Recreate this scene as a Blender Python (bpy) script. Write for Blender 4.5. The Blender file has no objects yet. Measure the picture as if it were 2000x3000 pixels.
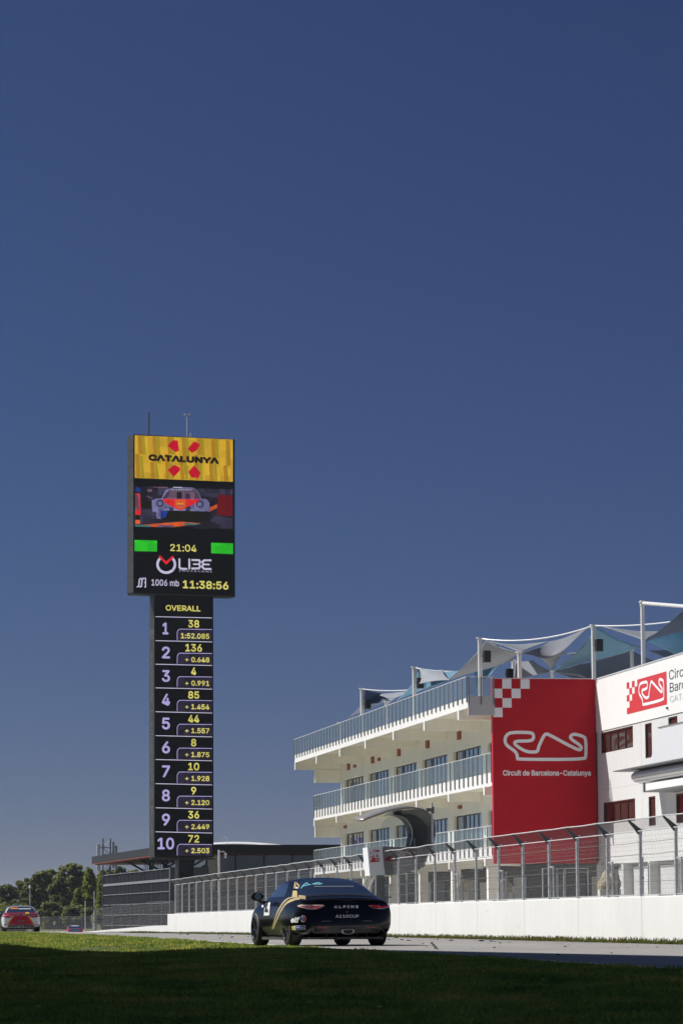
import bpy, bmesh, math, random
import numpy as np
from mathutils import Vector, Matrix
from mathutils.bvhtree import BVHTree

SC = bpy.context.scene
COL = SC.collection
R = math.radians

# ---------------------------------------------------------------- camera
CAM_H = 0.49
PITCH, ROLL = R(6.81), R(0.34)
cam_data = bpy.data.cameras.new('camera')
cam = bpy.data.objects.new('camera', cam_data)
COL.objects.link(cam)
cam_data.sensor_fit = 'HORIZONTAL'
cam_data.sensor_width = 24.0
cam_data.lens = 120.0
cam_data.clip_start = 0.5
cam_data.clip_end = 12000
CAM_M = Matrix.Rotation(R(90) + PITCH, 4, 'X') @ Matrix.Rotation(-ROLL, 4, 'Z')
cam.matrix_world = Matrix.Translation((0, 0, CAM_H)) @ CAM_M
SC.camera = cam

# ---------------------------------------------------------------- world, sun, exposure
SUN_EL = R(42)
SUN_DIR = Vector((-0.964 * math.cos(SUN_EL), 0.266 * math.cos(SUN_EL), math.sin(SUN_EL)))   # towards the sun
world = bpy.data.worlds.new('World')
SC.world = world
world.use_nodes = True
wn = world.node_tree
wn.nodes.clear()
w_out = wn.nodes.new('ShaderNodeOutputWorld')
w_bg = wn.nodes.new('ShaderNodeBackground')
w_sky = wn.nodes.new('ShaderNodeTexSky')
w_sky.sky_type = 'NISHITA'
w_sky.sun_disc = False
w_sky.sun_elevation = SUN_EL
w_sky.sun_rotation = math.atan2(SUN_DIR.x, SUN_DIR.y)
w_sky.altitude = 3000
w_sky.air_density = 1.0
w_sky.dust_density = 0.25
w_sky.ozone_density = 6.0
w_bg.inputs['Strength'].default_value = 0.05
w_tint = wn.nodes.new('ShaderNodeMix')          # the deep polarised blue of the whole sky
w_tint.data_type = 'RGBA'; w_tint.blend_type = 'MULTIPLY'; w_tint.inputs[0].default_value = 1.0
# the camera's polarising filter: strongest at right angles to the sun, none towards or away from it
w_tc = wn.nodes.new('ShaderNodeTexCoord')
w_dot = wn.nodes.new('ShaderNodeVectorMath'); w_dot.operation = 'DOT_PRODUCT'
w_dot.inputs[1].default_value = tuple(SUN_DIR)
w_sq = wn.nodes.new('ShaderNodeMath'); w_sq.operation = 'MULTIPLY'
w_pol = wn.nodes.new('ShaderNodeMix'); w_pol.data_type = 'RGBA'
w_pol.inputs[6].default_value = (0.395, 0.385, 0.545, 1)
w_pol.inputs[7].default_value = (1, 1, 1, 1)
wn.links.new(w_tc.outputs['Generated'], w_dot.inputs[0])
wn.links.new(w_dot.outputs['Value'], w_sq.inputs[0]); wn.links.new(w_dot.outputs['Value'], w_sq.inputs[1])
wn.links.new(w_sq.outputs[0], w_pol.inputs[0])
wn.links.new(w_pol.outputs[2], w_tint.inputs[7])
wn.links.new(w_sky.outputs[0], w_tint.inputs[6])
wn.links.new(w_tint.outputs[2], w_bg.inputs['Color'])
wn.links.new(w_bg.outputs[0], w_out.inputs[0])

sun_data = bpy.data.lights.new('sun', 'SUN')
sun_data.energy = 4.6
sun_data.angle = R(0.5)
sun_data.color = (1.0, 0.965, 0.915)
sun = bpy.data.objects.new('sun', sun_data)
COL.objects.link(sun)
sun.location = (-60, 20, 60)
sun.rotation_euler = SUN_DIR.to_track_quat('Z', 'Y').to_euler()

SC.view_settings.view_transform = 'Standard'
SC.view_settings.look = 'None'
SC.view_settings.exposure = 0.25
SC.view_settings.gamma = 1.0
SC.view_settings.use_curve_mapping = False
SC.render.engine = 'CYCLES'
SC.cycles.max_bounces = 8
SC.cycles.diffuse_bounces = 6
SC.cycles.transparent_max_bounces = 24
SC.cycles.use_denoising = True
SC.cycles.sample_clamp_indirect = 6

# ---------------------------------------------------------------- helpers
def P(px, py, D):
    """world point at depth D (metres ahead) that the photograph shows at px, py"""
    v = CAM_M.to_3x3() @ Vector(((px - 1000) / 10000, (1500 - py) / 10000, -1))
    return Vector((0, 0, CAM_H)) + v * (D / v.y)

def smooth(a, b, x):
    t = np.clip((np.asarray(x, float) - a) / (b - a), 0, 1)
    return t * t * (3 - 2 * t)

def new_mat(name, base, rough=0.6, metal=0.0, noise=0.0, nscale=3.0, bump=0.0, bscale=20.0, coat=0.0,
            base2=None, emit=None, estr=0.0, spec=0.5, coords='Object', stretch=(1, 1, 1), streak=0.0, alpha=1.0, transm=0.0):
    m = bpy.data.materials.new(name)
    m.use_nodes = True
    nt = m.node_tree
    b = nt.nodes['Principled BSDF']
    b.inputs['Roughness'].default_value = rough
    b.inputs['Metallic'].default_value = metal
    b.inputs['Specular IOR Level'].default_value = spec
    b.inputs['Coat Weight'].default_value = coat
    b.inputs['Coat Roughness'].default_value = 0.04
    b.inputs['Alpha'].default_value = alpha
    b.inputs['Transmission Weight'].default_value = transm
    c = (*base, 1)
    b.inputs['Base Color'].default_value = c
    tc = nt.nodes.new('ShaderNodeTexCoord')
    mp = nt.nodes.new('ShaderNodeMapping')
    mp.inputs['Scale'].default_value = stretch
    nt.links.new(tc.outputs[coords], mp.inputs[0])
    if noise > 0 or base2:
        n = nt.nodes.new('ShaderNodeTexNoise')
        n.inputs['Scale'].default_value = nscale
        n.inputs['Detail'].default_value = 6
        n.inputs['Roughness'].default_value = 0.62
        nt.links.new(mp.outputs[0], n.inputs['Vector'])
        rmp = nt.nodes.new('ShaderNodeValToRGB')
        rmp.color_ramp.elements[0].position = 0.32
        rmp.color_ramp.elements[1].position = 0.70
        if base2:
            ca, cb = (*base, 1), (*base2, 1)
        else:
            ca = (*[x * (1 - noise) for x in base], 1)
            cb = (*[min(1, x * (1 + noise * 0.6)) for x in base], 1)
        rmp.color_ramp.elements[0].color = ca
        rmp.color_ramp.elements[1].color = cb
        nt.links.new(n.outputs[0], rmp.inputs[0])
        out = rmp.outputs[0]
        if streak > 0:
            mp2 = nt.nodes.new('ShaderNodeMapping')
            mp2.inputs['Scale'].default_value = (2.2, 2.2, 0.18)
            n2 = nt.nodes.new('ShaderNodeTexNoise')
            n2.inputs['Scale'].default_value = 1.6
            n2.inputs['Detail'].default_value = 8
            nt.links.new(tc.outputs[coords], mp2.inputs[0])
            nt.links.new(mp2.outputs[0], n2.inputs['Vector'])
            r2 = nt.nodes.new('ShaderNodeValToRGB')
            r2.color_ramp.elements[0].position = 0.30
            r2.color_ramp.elements[0].color = (1 - streak, 1 - streak * 1.05, 1 - streak * 1.15, 1)
            r2.color_ramp.elements[1].position = 0.52
            r2.color_ramp.elements[1].color = (1, 1, 1, 1)
            mx = nt.nodes.new('ShaderNodeMix')
            mx.data_type = 'RGBA'
            mx.blend_type = 'MULTIPLY'
            mx.inputs[0].default_value = 1
            nt.links.new(n2.outputs[0], r2.inputs[0])
            nt.links.new(out, mx.inputs[6])
            nt.links.new(r2.outputs[0], mx.inputs[7])
            out = mx.outputs[2]
        nt.links.new(out, b.inputs['Base Color'])
    if bump > 0:
        n3 = nt.nodes.new('ShaderNodeTexNoise')
        n3.inputs['Scale'].default_value = bscale
        n3.inputs['Detail'].default_value = 5
        nt.links.new(mp.outputs[0], n3.inputs['Vector'])
        bp = nt.nodes.new('ShaderNodeBump')
        bp.inputs['Strength'].default_value = bump
        bp.inputs['Distance'].default_value = 0.02
        nt.links.new(n3.outputs[0], bp.inputs['Height'])
        nt.links.new(bp.outputs[0], b.inputs['Normal'])
    if emit:
        b.inputs['Emission Color'].default_value = (*emit, 1)
        b.inputs['Emission Strength'].default_value = estr
    return m

def srgb(r, g, b):
    f = lambda c: (c / 255 / 12.92) if c / 255 <= 0.04045 else ((c / 255 + 0.055) / 1.055) ** 2.4
    return (f(r), f(g), f(b))

def screen_mat(name, rgb, gain=1.0, var=0.12):
    """LED module surface: gives off light, with a little module-to-module variation"""
    m = bpy.data.materials.new(name)
    m.use_nodes = True
    nt = m.node_tree
    b = nt.nodes['Principled BSDF']
    b.inputs['Base Color'].default_value = (0.01, 0.01, 0.012, 1)
    b.inputs['Roughness'].default_value = 0.7
    b.inputs['Specular IOR Level'].default_value = 0.2
    c = srgb(*rgb)
    tc = nt.nodes.new('ShaderNodeTexCoord')
    mp = nt.nodes.new('ShaderNodeMapping')
    mp.inputs['Scale'].default_value = (1.0, 1.0, 0.62)
    v = nt.nodes.new('ShaderNodeTexWhiteNoise')
    fl = nt.nodes.new('ShaderNodeVectorMath')
    fl.operation = 'SNAP'
    fl.inputs[1].default_value = (0.42, 5, 0.42)
    nt.links.new(tc.outputs['Object'], mp.inputs[0])
    nt.links.new(mp.outputs[0], fl.inputs[0])
    nt.links.new(fl.outputs[0], v.inputs['Vector'])
    mr = nt.nodes.new('ShaderNodeMapRange')
    gain *= 0.86
    mr.inputs['To Min'].default_value = gain * (1 - var)
    mr.inputs['To Max'].default_value = gain * (1 + var * 0.5)
    nt.links.new(v.outputs['Value'], mr.inputs['Value'])
    b.inputs['Emission Color'].default_value = (*c, 1)
    nt.links.new(mr.outputs[0], b.inputs['Emission Strength'])
    return m

class MB:
    """collects shapes, then links them as one mesh object"""
    def __init__(self):
        self.v, self.f = [], []
    def add(self, vs, fs):
        o = len(self.v)
        self.v += [tuple(x) for x in vs]
        self.f += [tuple(i + o for i in f) for f in fs]
        return self
    def box(self, x0, x1, y0, y1, z0, z1):
        x0, x1 = sorted((x0, x1)); y0, y1 = sorted((y0, y1)); z0, z1 = sorted((z0, z1))
        return self.add([(x0, y0, z0), (x1, y0, z0), (x1, y1, z0), (x0, y1, z0), (x0, y0, z1), (x1, y0, z1), (x1, y1, z1), (x0, y1, z1)],
                        [(0, 3, 2, 1), (4, 5, 6, 7), (0, 1, 5, 4), (1, 2, 6, 5), (2, 3, 7, 6), (3, 0, 4, 7)])
    def bevbox(self, x0, x1, y0, y1, z0, z1, e=0.02):
        """box whose vertical edges are chamfered"""
        pts = [(x0 + e, y0), (x1 - e, y0), (x1, y0 + e), (x1, y1 - e), (x1 - e, y1), (x0 + e, y1), (x0, y1 - e), (x0, y0 + e)]
        return self.prism_z(pts, z0, z1)
    def prism_z(self, pts, z0, z1):
        n = len(pts)
        vs = [(x, y, z0) for x, y in pts] + [(x, y, z1) for x, y in pts]
        fs = [tuple(range(n - 1, -1, -1)), tuple(range(n, 2 * n))] + [(i, (i + 1) % n, n + (i + 1) % n, n + i) for i in range(n)]
        return self.add(vs, fs)
    def prism_y(self, pts, y0, y1):
        """pts are (x, z)"""
        n = len(pts)
        vs = [(x, y0, z) for x, z in pts] + [(x, y1, z) for x, z in pts]
        fs = [tuple(range(n)), tuple(range(2 * n - 1, n - 1, -1))] + [(i, n + i, n + (i + 1) % n, (i + 1) % n) for i in range(n)]
        return self.add(vs, fs)
    def prism_x(self, pts, x0, x1):
        """pts are (y, z)"""
        n = len(pts)
        vs = [(x0, y, z) for y, z in pts] + [(x1, y, z) for y, z in pts]
        fs = [tuple(range(n - 1, -1, -1)), tuple(range(n, 2 * n))] + [(i, (i + 1) % n, n + (i + 1) % n, n + i) for i in range(n)]
        return self.add(vs, fs)
    def tube(self, pts, r, n=8, r1=None):
        pts = [Vector(p) for p in pts]
        m = len(pts)
        vs = []
        for i, p in enumerate(pts):
            d = (pts[min(i + 1, m - 1)] - pts[max(i - 1, 0)]).normalized()
            up = Vector((0, 0, 1)) if abs(d.z) < 0.95 else Vector((0, 1, 0))
            a = d.cross(up).normalized(); b = a.cross(d)
            rr = r if r1 is None else r + (r1 - r) * i / (m - 1)
            for k in range(n):
                t = 2 * math.pi * k / n
                vs.append(p + a * math.cos(t) * rr + b * math.sin(t) * rr)
        fs = [(i * n + k, i * n + (k + 1) % n, (i + 1) * n + (k + 1) % n, (i + 1) * n + k) for i in range(m - 1) for k in range(n)]
        fs += [tuple(range(n - 1, -1, -1)), tuple(range((m - 1) * n, m * n))]
        return self.add(vs, fs)
    def grid(self, rows):
        """rows: list of equal-length lists of points"""
        m, n = len(rows), len(rows[0])
        return self.add([p for r_ in rows for p in r_], [(i * n + k, i * n + k + 1, (i + 1) * n + k + 1, (i + 1) * n + k) for i in range(m - 1) for k in range(n - 1)])
    def build(self, name, mat, parent=None, smooth=False, loc=None, rotz=0.0, bevel=0.0):
        me = bpy.data.meshes.new(name)
        me.from_pydata(self.v, [], self.f)
        me.update()
        if smooth:
            me.polygons.foreach_set('use_smooth', [True] * len(me.polygons))
        o = bpy.data.objects.new(name, me)
        COL.objects.link(o)
        if mat:
            me.materials.append(mat)
        if parent:
            o.parent = parent
        if loc is not None:
            o.location = loc
        o.rotation_euler.z = rotz
        if bevel:
            md = o.modifiers.new('bevel', 'BEVEL')
            md.width = bevel
            md.segments = 2
            md.limit_method = 'ANGLE'
        return o

def tag(o, label=None, cat=None, group=None, kind=None):
    if label: o['label'] = label
    if cat: o['category'] = cat
    if group: o['group'] = group
    if kind: o['kind'] = kind
    return o

def thing(name, label, cat, loc=(0, 0, 0), rotz=0.0, group=None):
    o = bpy.data.objects.new(name, None)
    COL.objects.link(o)
    o.location = loc
    o.rotation_euler.z = rotz
    return tag(o, label, cat, group)

def inst(src, name, parent, loc=(0, 0, 0), rot=(0, 0, 0), scale=(1, 1, 1)):
    """a part that shares mesh data with another"""
    o = bpy.data.objects.new(name, src.data)
    COL.objects.link(o)
    o.parent = parent
    o.location = loc
    o.rotation_euler = rot
    o.scale = scale
    return o

def copy_tree(o, parent=None):
    c = o.copy()
    COL.objects.link(c)
    c.parent = parent
    for ch in list(o.children):
        copy_tree(ch, c)
    return c

FONT = None
try:
    FONT = bpy.data.fonts.load(bpy.utils.system_resource('DATAFILES') + '/fonts/Inter.woff2')
except Exception:
    FONT = None
_tc = {}
def text_geo(s, bold=0.0, shear=0.0):
    """flat text as (verts2d, faces), scaled so that it fills the unit square"""
    key = (s, bold, shear)
    if key in _tc:
        return _tc[key]
    cu = bpy.data.curves.new('t', 'FONT')
    cu.body = s
    cu.resolution_u = 4
    if FONT: cu.font = FONT
    cu.offset = bold
    cu.shear = shear
    o = bpy.data.objects.new('t', cu)
    COL.objects.link(o)
    bpy.context.view_layer.update()
    me = o.to_mesh()
    v = [(p.co.x, p.co.y) for p in me.vertices]
    f = [tuple(p.vertices) for p in me.polygons]
    o.to_mesh_clear()
    bpy.data.objects.remove(o)
    bpy.data.curves.remove(cu)
    xs = [a for a, b in v]; ys = [b for a, b in v]
    x0, x1, y0, y1 = min(xs), max(xs), min(ys), max(ys)
    r_ = ([((a - x0) / (x1 - x0), (b - y0) / (y1 - y0)) for a, b in v], f, (x1 - x0) / (y1 - y0))
    _tc[key] = r_
    return r_

def text_in(s, a0, a1, b0, b1, bold=0.02, shear=0.0):
    """text that fills the box; weight comes from copies shifted by a share of the letter height, each a hair in front of the last"""
    v, f, asp = text_geo(s, 0.0, shear)
    ry = bold
    rx = bold * (b1 - b0) / (a1 - a0) if b1 != b0 else 0
    rx = min(rx, .2)
    if bold < .004:
        return [(a0 + (a1 - a0) * x, b0 + (b1 - b0) * y, 0.0) for x, y in v], f
    V, F = [], []
    for k in range(8):
        t = k * math.pi / 4
        dx, dy = rx * math.cos(t), ry * math.sin(t)
        o = len(V)
        for x, y in v:
            xx = rx + x * (1 - 2 * rx) + dx; yy = ry + y * (1 - 2 * ry) + dy
            V.append((a0 + (a1 - a0) * xx, b0 + (b1 - b0) * yy, k * 0.0004))
        F += [tuple(i + o for i in q_) for q_ in f]
    return V, F
def dd(p):
    return p[2] if len(p) > 2 else 0.0

def stroke(pts, w, closed=False):
    """flat ribbon of width w along 2D points, as (verts2d, faces), with mitred joints"""
    P2 = [Vector(p) for p in pts]
    n = len(P2)
    vs, fs = [], []
    for i in range(n):
        a = P2[(i - 1) % n] if (closed or i > 0) else None
        b = P2[(i + 1) % n] if (closed or i < n - 1) else None
        d1 = (P2[i] - a).normalized() if a is not None else (b - P2[i]).normalized()
        d2 = (b - P2[i]).normalized() if b is not None else d1
        t = d1 + d2
        t = t.normalized() if t.length > 1e-6 else d1
        nn = Vector((-t.y, t.x))
        k = min(1.8, 1 / max(0.3, abs(nn.dot(Vector((-d1.y, d1.x))))))
        vs += [tuple(P2[i] + nn * w / 2 * k), tuple(P2[i] - nn * w / 2 * k)]
    m = n if closed else n - 1
    for i in range(m):
        j = (i + 1) % n
        fs.append((2 * i, 2 * i + 1, 2 * j + 1, 2 * j))
    return vs, fs

def chaikin(pts, it=2, closed=True):
    for _ in range(it):
        q = []
        n = len(pts)
        for i in range(n if closed else n - 1):
            a, b = pts[i], pts[(i + 1) % n]
            q.append((a[0] * .75 + b[0] * .25, a[1] * .75 + b[1] * .25))
            q.append((a[0] * .25 + b[0] * .75, a[1] * .25 + b[1] * .75))
        if not closed:
            q = [pts[0]] + q + [pts[-1]]
        pts = q
    return pts

# the circuit outline that the logo shows (unit box)
_cir = [(330, 1215), (815, 1215), (829, 1190), (829, 1060), (810, 1043), (745, 1025), (718, 1038), (716, 1062), (790, 1110), (796, 1138), (772, 1148),
        (558, 1030), (538, 1025), (520, 1040), (478, 1130), (478, 1150), (462, 1161), (392, 1160), (315, 1112), (305, 1090), (325, 1079), (425, 1079),
        (446, 1062), (446, 1030), (425, 1015), (285, 1015), (250, 1032), (235, 1070), (245, 1110), (305, 1150), (325, 1178), (325, 1205)]
CIRCUIT = chaikin([((x - 235) / 594, (1215 - y) / 200) for x, y in _cir], 2)
def circuit_in(a0, a1, b0, b1, w):
    return stroke([(a0 + (a1 - a0) * x, b0 + (b1 - b0) * y) for x, y in CIRCUIT], w, True)

# ---------------------------------------------------------------- ground shape
def wall_x(D):
    return 17.01 - 0.155 * D
def left_edge(D):
    return np.interp(D, [-40, 20, 31.8, 56.2, 87.7, 113, 149, 167, 212, 333, 600], [13, 4.75, 3.15, 0.0, -4.3, -7.8, -13.4, -17.4, -25.0, -38, -60])
def zg(x, y):
    x = np.asarray(x, float); y = np.asarray(y, float)
    dip = np.interp(y, [-100, 172, 180, 222, 333, 500], [0, 0, -0.04, -0.50, -1.20, -1.4])
    d = left_edge(y) - x
    ditch = -0.20 * np.exp(-((d - 3.3) / 1.9) ** 2) * np.exp(-((y - 70) / 13) ** 2)
    wl = np.clip((x - left_edge(y)) / 9.0, 0, 1) * np.interp(y, [90, 164, 220], [0, -0.15, 0])
    return dip + ditch + wl
def zgf(x, y):
    return float(zg(x, y))
# ---------------------------------------------------------------- materials
M = {}
M['white'] = new_mat('white_render', (0.74, 0.735, 0.72), 0.7, noise=0.03, nscale=0.6, bump=0.1, bscale=30)
M['cream'] = new_mat('cream_render', (0.88, 0.85, 0.765), 0.75, noise=0.05, nscale=0.5, streak=0.05)
M['facade'] = new_mat('facade_panel', (0.62, 0.62, 0.61), 0.65, noise=0.03, nscale=0.4, streak=0.05)
M['wall'] = new_mat('painted_concrete', (0.70, 0.695, 0.685), 0.8, noise=0.05, nscale=0.5, bump=0.15, bscale=18, streak=0.035)
M['red'] = new_mat('red_cladding', (0.47, 0.010, 0.020), 0.6, noise=0.10, nscale=1.5, spec=0.15)
M['red_sign'] = new_mat('red_sign', (0.60, 0.040, 0.048), 0.5, noise=0.05)
M['redbox'] = new_mat('red_box', (0.30, 0.05, 0.025), 0.5)
M['print_white'] = new_mat('white_print', (0.80, 0.80, 0.82), 0.5)
M['print_dark'] = new_mat('dark_print', (0.04, 0.05, 0.07), 0.5)
M['print_grey'] = new_mat('grey_print', (0.45, 0.47, 0.50), 0.5)
M['steel'] = new_mat('galvanised_steel', (0.66, 0.67, 0.68), 0.45, 0.25, noise=0.2, nscale=12)
M['steel_dull'] = new_mat('dull_galvanised_steel', (0.16, 0.165, 0.17), 0.55, 0.3, noise=0.25, nscale=8)
M['far_wire'] = new_mat('far_fence_wire', (0.13, 0.13, 0.13), 0.6, 0.2)
M['sign_white'] = new_mat('white_sign_board', (0.86, 0.87, 0.88), 0.4)
M['post_grey'] = new_mat('railing_post_metal', (0.24, 0.25, 0.26), 0.5, 0.3)
M['wire'] = new_mat('fence_wire', (0.24, 0.24, 0.24), 0.5, 0.5)
M['mast'] = new_mat('white_mast_paint', (0.72, 0.72, 0.72), 0.35, noise=0.04)
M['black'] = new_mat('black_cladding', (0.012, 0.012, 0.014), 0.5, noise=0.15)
M['dark_metal'] = new_mat('dark_bronze_metal', (0.09, 0.085, 0.07), 0.45, 0.6, noise=0.3, nscale=2)
M['frame'] = new_mat('dark_window_frame', (0.018, 0.017, 0.018), 0.4)
M['frame_red'] = new_mat('brown_window_frame', (0.045, 0.016, 0.012), 0.4)
M['shaded_wall_grey'] = new_mat('shaded_wall_grey', (0.42, 0.42, 0.44), 0.6)  # shade of the camera-facing roof end wall, put into the colour
M['mullion_dark'] = new_mat('bronze_mullion', (0.10, 0.10, 0.105), 0.5)
M['asphalt'] = new_mat('asphalt', (0.27, 0.257, 0.243), 0.85, base2=(0.37, 0.355, 0.335), nscale=0.35, bump=0.35, bscale=60, stretch=(1, 0.25, 1))
M['line'] = new_mat('white_line_paint', (0.72, 0.72, 0.70), 0.7, noise=0.25, nscale=2.0)
M['concrete'] = new_mat('pale_concrete', (0.55, 0.53, 0.49), 0.85, noise=0.15, nscale=0.8, bump=0.2)
M['soil'] = new_mat('grass_ground', (0.045, 0.065, 0.014), 0.95, base2=(0.09, 0.11, 0.03), nscale=0.7, bump=0.6, bscale=8)
M['grey_shell'] = new_mat('grey_composite_shell', (0.26, 0.255, 0.25), 0.45, 0.2, noise=0.08)
M['silver'] = new_mat('silver_panel', (0.72, 0.73, 0.74), 0.35, 0.2, noise=0.05)
M['awning'] = new_mat('white_awning', (0.52, 0.53, 0.55), 0.6, noise=0.03)
M['wood'] = new_mat('rust_soffit', (0.16, 0.075, 0.05), 0.6, noise=0.2)
M['terracotta'] = new_mat('tan_panel', (0.30, 0.19, 0.11), 0.6)
M['stone'] = new_mat('pale_stone', (0.40, 0.33, 0.22), 0.9, noise=0.3, nscale=4, bump=0.6, bscale=6)

def glass_mat(name, tint, rough=0.04, clear=0.0, coat=1.0):
    m = new_mat(name, tint, rough, spec=0.9, coat=coat)
    if clear > 0:
        nt = m.node_tree
        b = nt.nodes['Principled BSDF']
        tr = nt.nodes.new('ShaderNodeBsdfTransparent')
        tr.inputs[0].default_value = (0.88, 0.93, 0.94, 1)
        mx = nt.nodes.new('ShaderNodeMixShader')
        mx.inputs[0].default_value = 1 - clear
        out = nt.nodes['Material Output']
        nt.links.new(tr.outputs[0], mx.inputs[1])
        nt.links.new(b.outputs[0], mx.inputs[2])
        nt.links.new(mx.outputs[0], out.inputs[0])
    return m
M['glass_rail'] = glass_mat('railing_glass', (0.42, 0.50, 0.53), 0.05, 0.76)
M['glass_blue'] = glass_mat('sky_reflecting_glass', (0.20, 0.28, 0.35), 0.03)
M['glass_olive'] = glass_mat('olive_reflection_glass', (0.13, 0.13, 0.075), 0.12)  # olive reflection put into the base colour of the pane
M['glass_dark'] = glass_mat('dark_glass', (0.012, 0.014, 0.018), 0.05)
M['glass_brown'] = new_mat('brown_glass', (0.055, 0.035, 0.030), 0.06, spec=0.6, noise=.3, nscale=1)
M['glass_violet'] = glass_mat('violet_glass', (0.035, 0.040, 0.075), 0.08)

def fabric(name, col, tl):
    m = new_mat(name, col, 0.6, noise=0.08, nscale=1.5)
    nt = m.node_tree
    b = nt.nodes['Principled BSDF']
    t = nt.nodes.new('ShaderNodeBsdfTranslucent')
    t.inputs[0].default_value = (*tl, 1)
    mx = nt.nodes.new('ShaderNodeMixShader')
    mx.inputs[0].default_value = 0.45
    out = nt.nodes['Material Output']
    nt.links.new(b.outputs[0], mx.inputs[1])
    nt.links.new(t.outputs[0], mx.inputs[2])
    nt.links.new(mx.outputs[0], out.inputs[0])
    return m
M['sail_grey'] = fabric('grey_sail_cloth', (0.32, 0.34, 0.39), (0.26, 0.28, 0.33))
M['sail_blue'] = fabric('blue_sail_cloth', (0.20, 0.37, 0.49), (0.22, 0.40, 0.53))
M['sail_light'] = fabric('pale_sail_cloth', (0.48, 0.51, 0.56), (0.44, 0.47, 0.53))
M['sail_dark'] = fabric('slate_sail_cloth', (0.16, 0.20, 0.27), (0.15, 0.20, 0.28))

# LED colours
M['led_black'] = new_mat('led_off', (0.010, 0.010, 0.012), 0.55, spec=0.3)
M['led_yellow'] = screen_mat('led_yellow_field', (222, 178, 48), 0.80, 0.22)
M['led_ochre'] = screen_mat('led_ochre_stripe', (190, 138, 30), 0.75, 0.1)
M['led_olive'] = screen_mat('led_olive_stripe', (176, 158, 34), 0.75, 0.1)
M['led_crimson'] = screen_mat('led_crimson', (190, 8, 38), 0.95)
M['led_ink'] = screen_mat('led_ink', (24, 22, 10), 0.8)
M['led_digit'] = screen_mat('led_yellow_digits', (222, 212, 112), 0.88, 0.15)
M['led_lilac'] = screen_mat('led_lilac', (182, 172, 226), 0.85, 0.1)
M['led_white'] = screen_mat('led_white', (205, 200, 228), 0.85, 0.1)
M['led_green'] = screen_mat('led_green', (42, 198, 40), 0.95, 0.3)
M['led_plum'] = screen_mat('led_plum_cell', (44, 38, 60), 0.8, 0.5)
M['led_red'] = screen_mat('led_red', (222, 40, 44), 0.9, 0.15)
M['led_orange'] = screen_mat('led_orange', (226, 96, 40), 0.8, 0.3)
M['led_teal'] = screen_mat('led_teal', (60, 130, 130), 0.7, 0.2)
M['led_slate'] = screen_mat('led_slate', (64, 60, 84), 0.7, 0.55)
M['led_night'] = screen_mat('led_night', (40, 38, 50), 0.7, 0.7)
M['led_body'] = screen_mat('led_pale_body', (128, 126, 176), 0.75, 0.45)
M['led_blue'] = screen_mat('led_blue', (24, 60, 150), 0.8, 0.2)
M['led_maroon'] = screen_mat('led_maroon', (110, 10, 24), 0.8, 0.2)
M['led_pink'] = screen_mat('led_pink', (128, 96, 122), 0.65, 0.5)
# ---------------------------------------------------------------- ground, track, lines
def sheet(name, xs_of, Ds, mat, lift, ncol=2, wob=0.0):
    """ribbon between xs_of(D)[0] and [1]"""
    rows = []
    for D in Ds:
        a, b = xs_of(D)
        row = []
        for i in range(ncol):
            x = a + (b - a) * i / (ncol - 1)
            w = wob * (math.sin(D * 3.1 + i) + math.sin(D * 7.7)) if i in (0, ncol - 1) else 0
            row.append((x + w, D, zgf(x + w, D) + lift))
        rows.append(row)
    o = MB().grid(rows).build(name, mat, smooth=True)
    # faces up
    if o.data.polygons[0].normal.z < 0:
        o.data.flip_normals()
    o['kind'] = 'structure'
    return o

gx = np.unique(np.concatenate([np.linspace(-6000, -400, 12), np.linspace(-400, -60, 24), np.linspace(-60, 40, 201), np.linspace(40, 400, 24), np.linspace(400, 6000, 12)]))
gy = np.unique(np.concatenate([np.linspace(-400, -40, 10), np.linspace(-40, 400, 300), np.linspace(400, 1000, 20), np.linspace(1000, 8000, 12)]))
GX, GY = np.meshgrid(gx, gy)
rs = np.random.RandomState(3)
GZ = zg(GX, GY)
inn = (GX < left_edge(GY) - 0.6) & (GY < 200) & (GX > -55)
GZ = GZ + np.where(inn, rs.rand(*GX.shape) * 0.02, 0) - 0.012
gv = np.stack([GX, GY, GZ], -1).reshape(-1, 3)
nx, ny = len(gx), len(gy)
ii = np.arange((ny - 1) * (nx - 1)); r_, c_ = ii // (nx - 1), ii % (nx - 1)
q = np.stack([r_ * nx + c_, r_ * nx + c_ + 1, (r_ + 1) * nx + c_ + 1, (r_ + 1) * nx + c_], -1)
me = bpy.data.meshes.new('grass_ground')
me.from_pydata(gv.tolist(), [], q.tolist())
me.polygons.foreach_set('use_smooth', [True] * len(q))
me.materials.append(M['soil'])
o = bpy.data.objects.new('grass_ground', me); COL.objects.link(o); o['kind'] = 'structure'

Ds = [-40 + i * 2 for i in range(250)]
VERGE = 1.7
right_edge = lambda D: wall_x(D) - VERGE if D < 215 else float(left_edge(D)) + 14
sheet('race_track', lambda D: (float(left_edge(D)), right_edge(D)), Ds, M['asphalt'], 0.004, 8)
sheet('track_edge_line', lambda D: (float(left_edge(D)) + 0.04, float(left_edge(D)) + 0.19), Ds, M['line'], 0.010, 2, 0.008)
sheet('far_edge_line', lambda D: (right_edge(D) - 0.20, right_edge(D) - 0.06), Ds, M['line'], 0.010, 2, 0.01)
sheet('pit_lane', lambda D: (wall_x(D) + 0.4, wall_x(D) + 60), [-40 + i * 4 for i in range(66)], M['concrete'], 0.004, 6)

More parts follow.
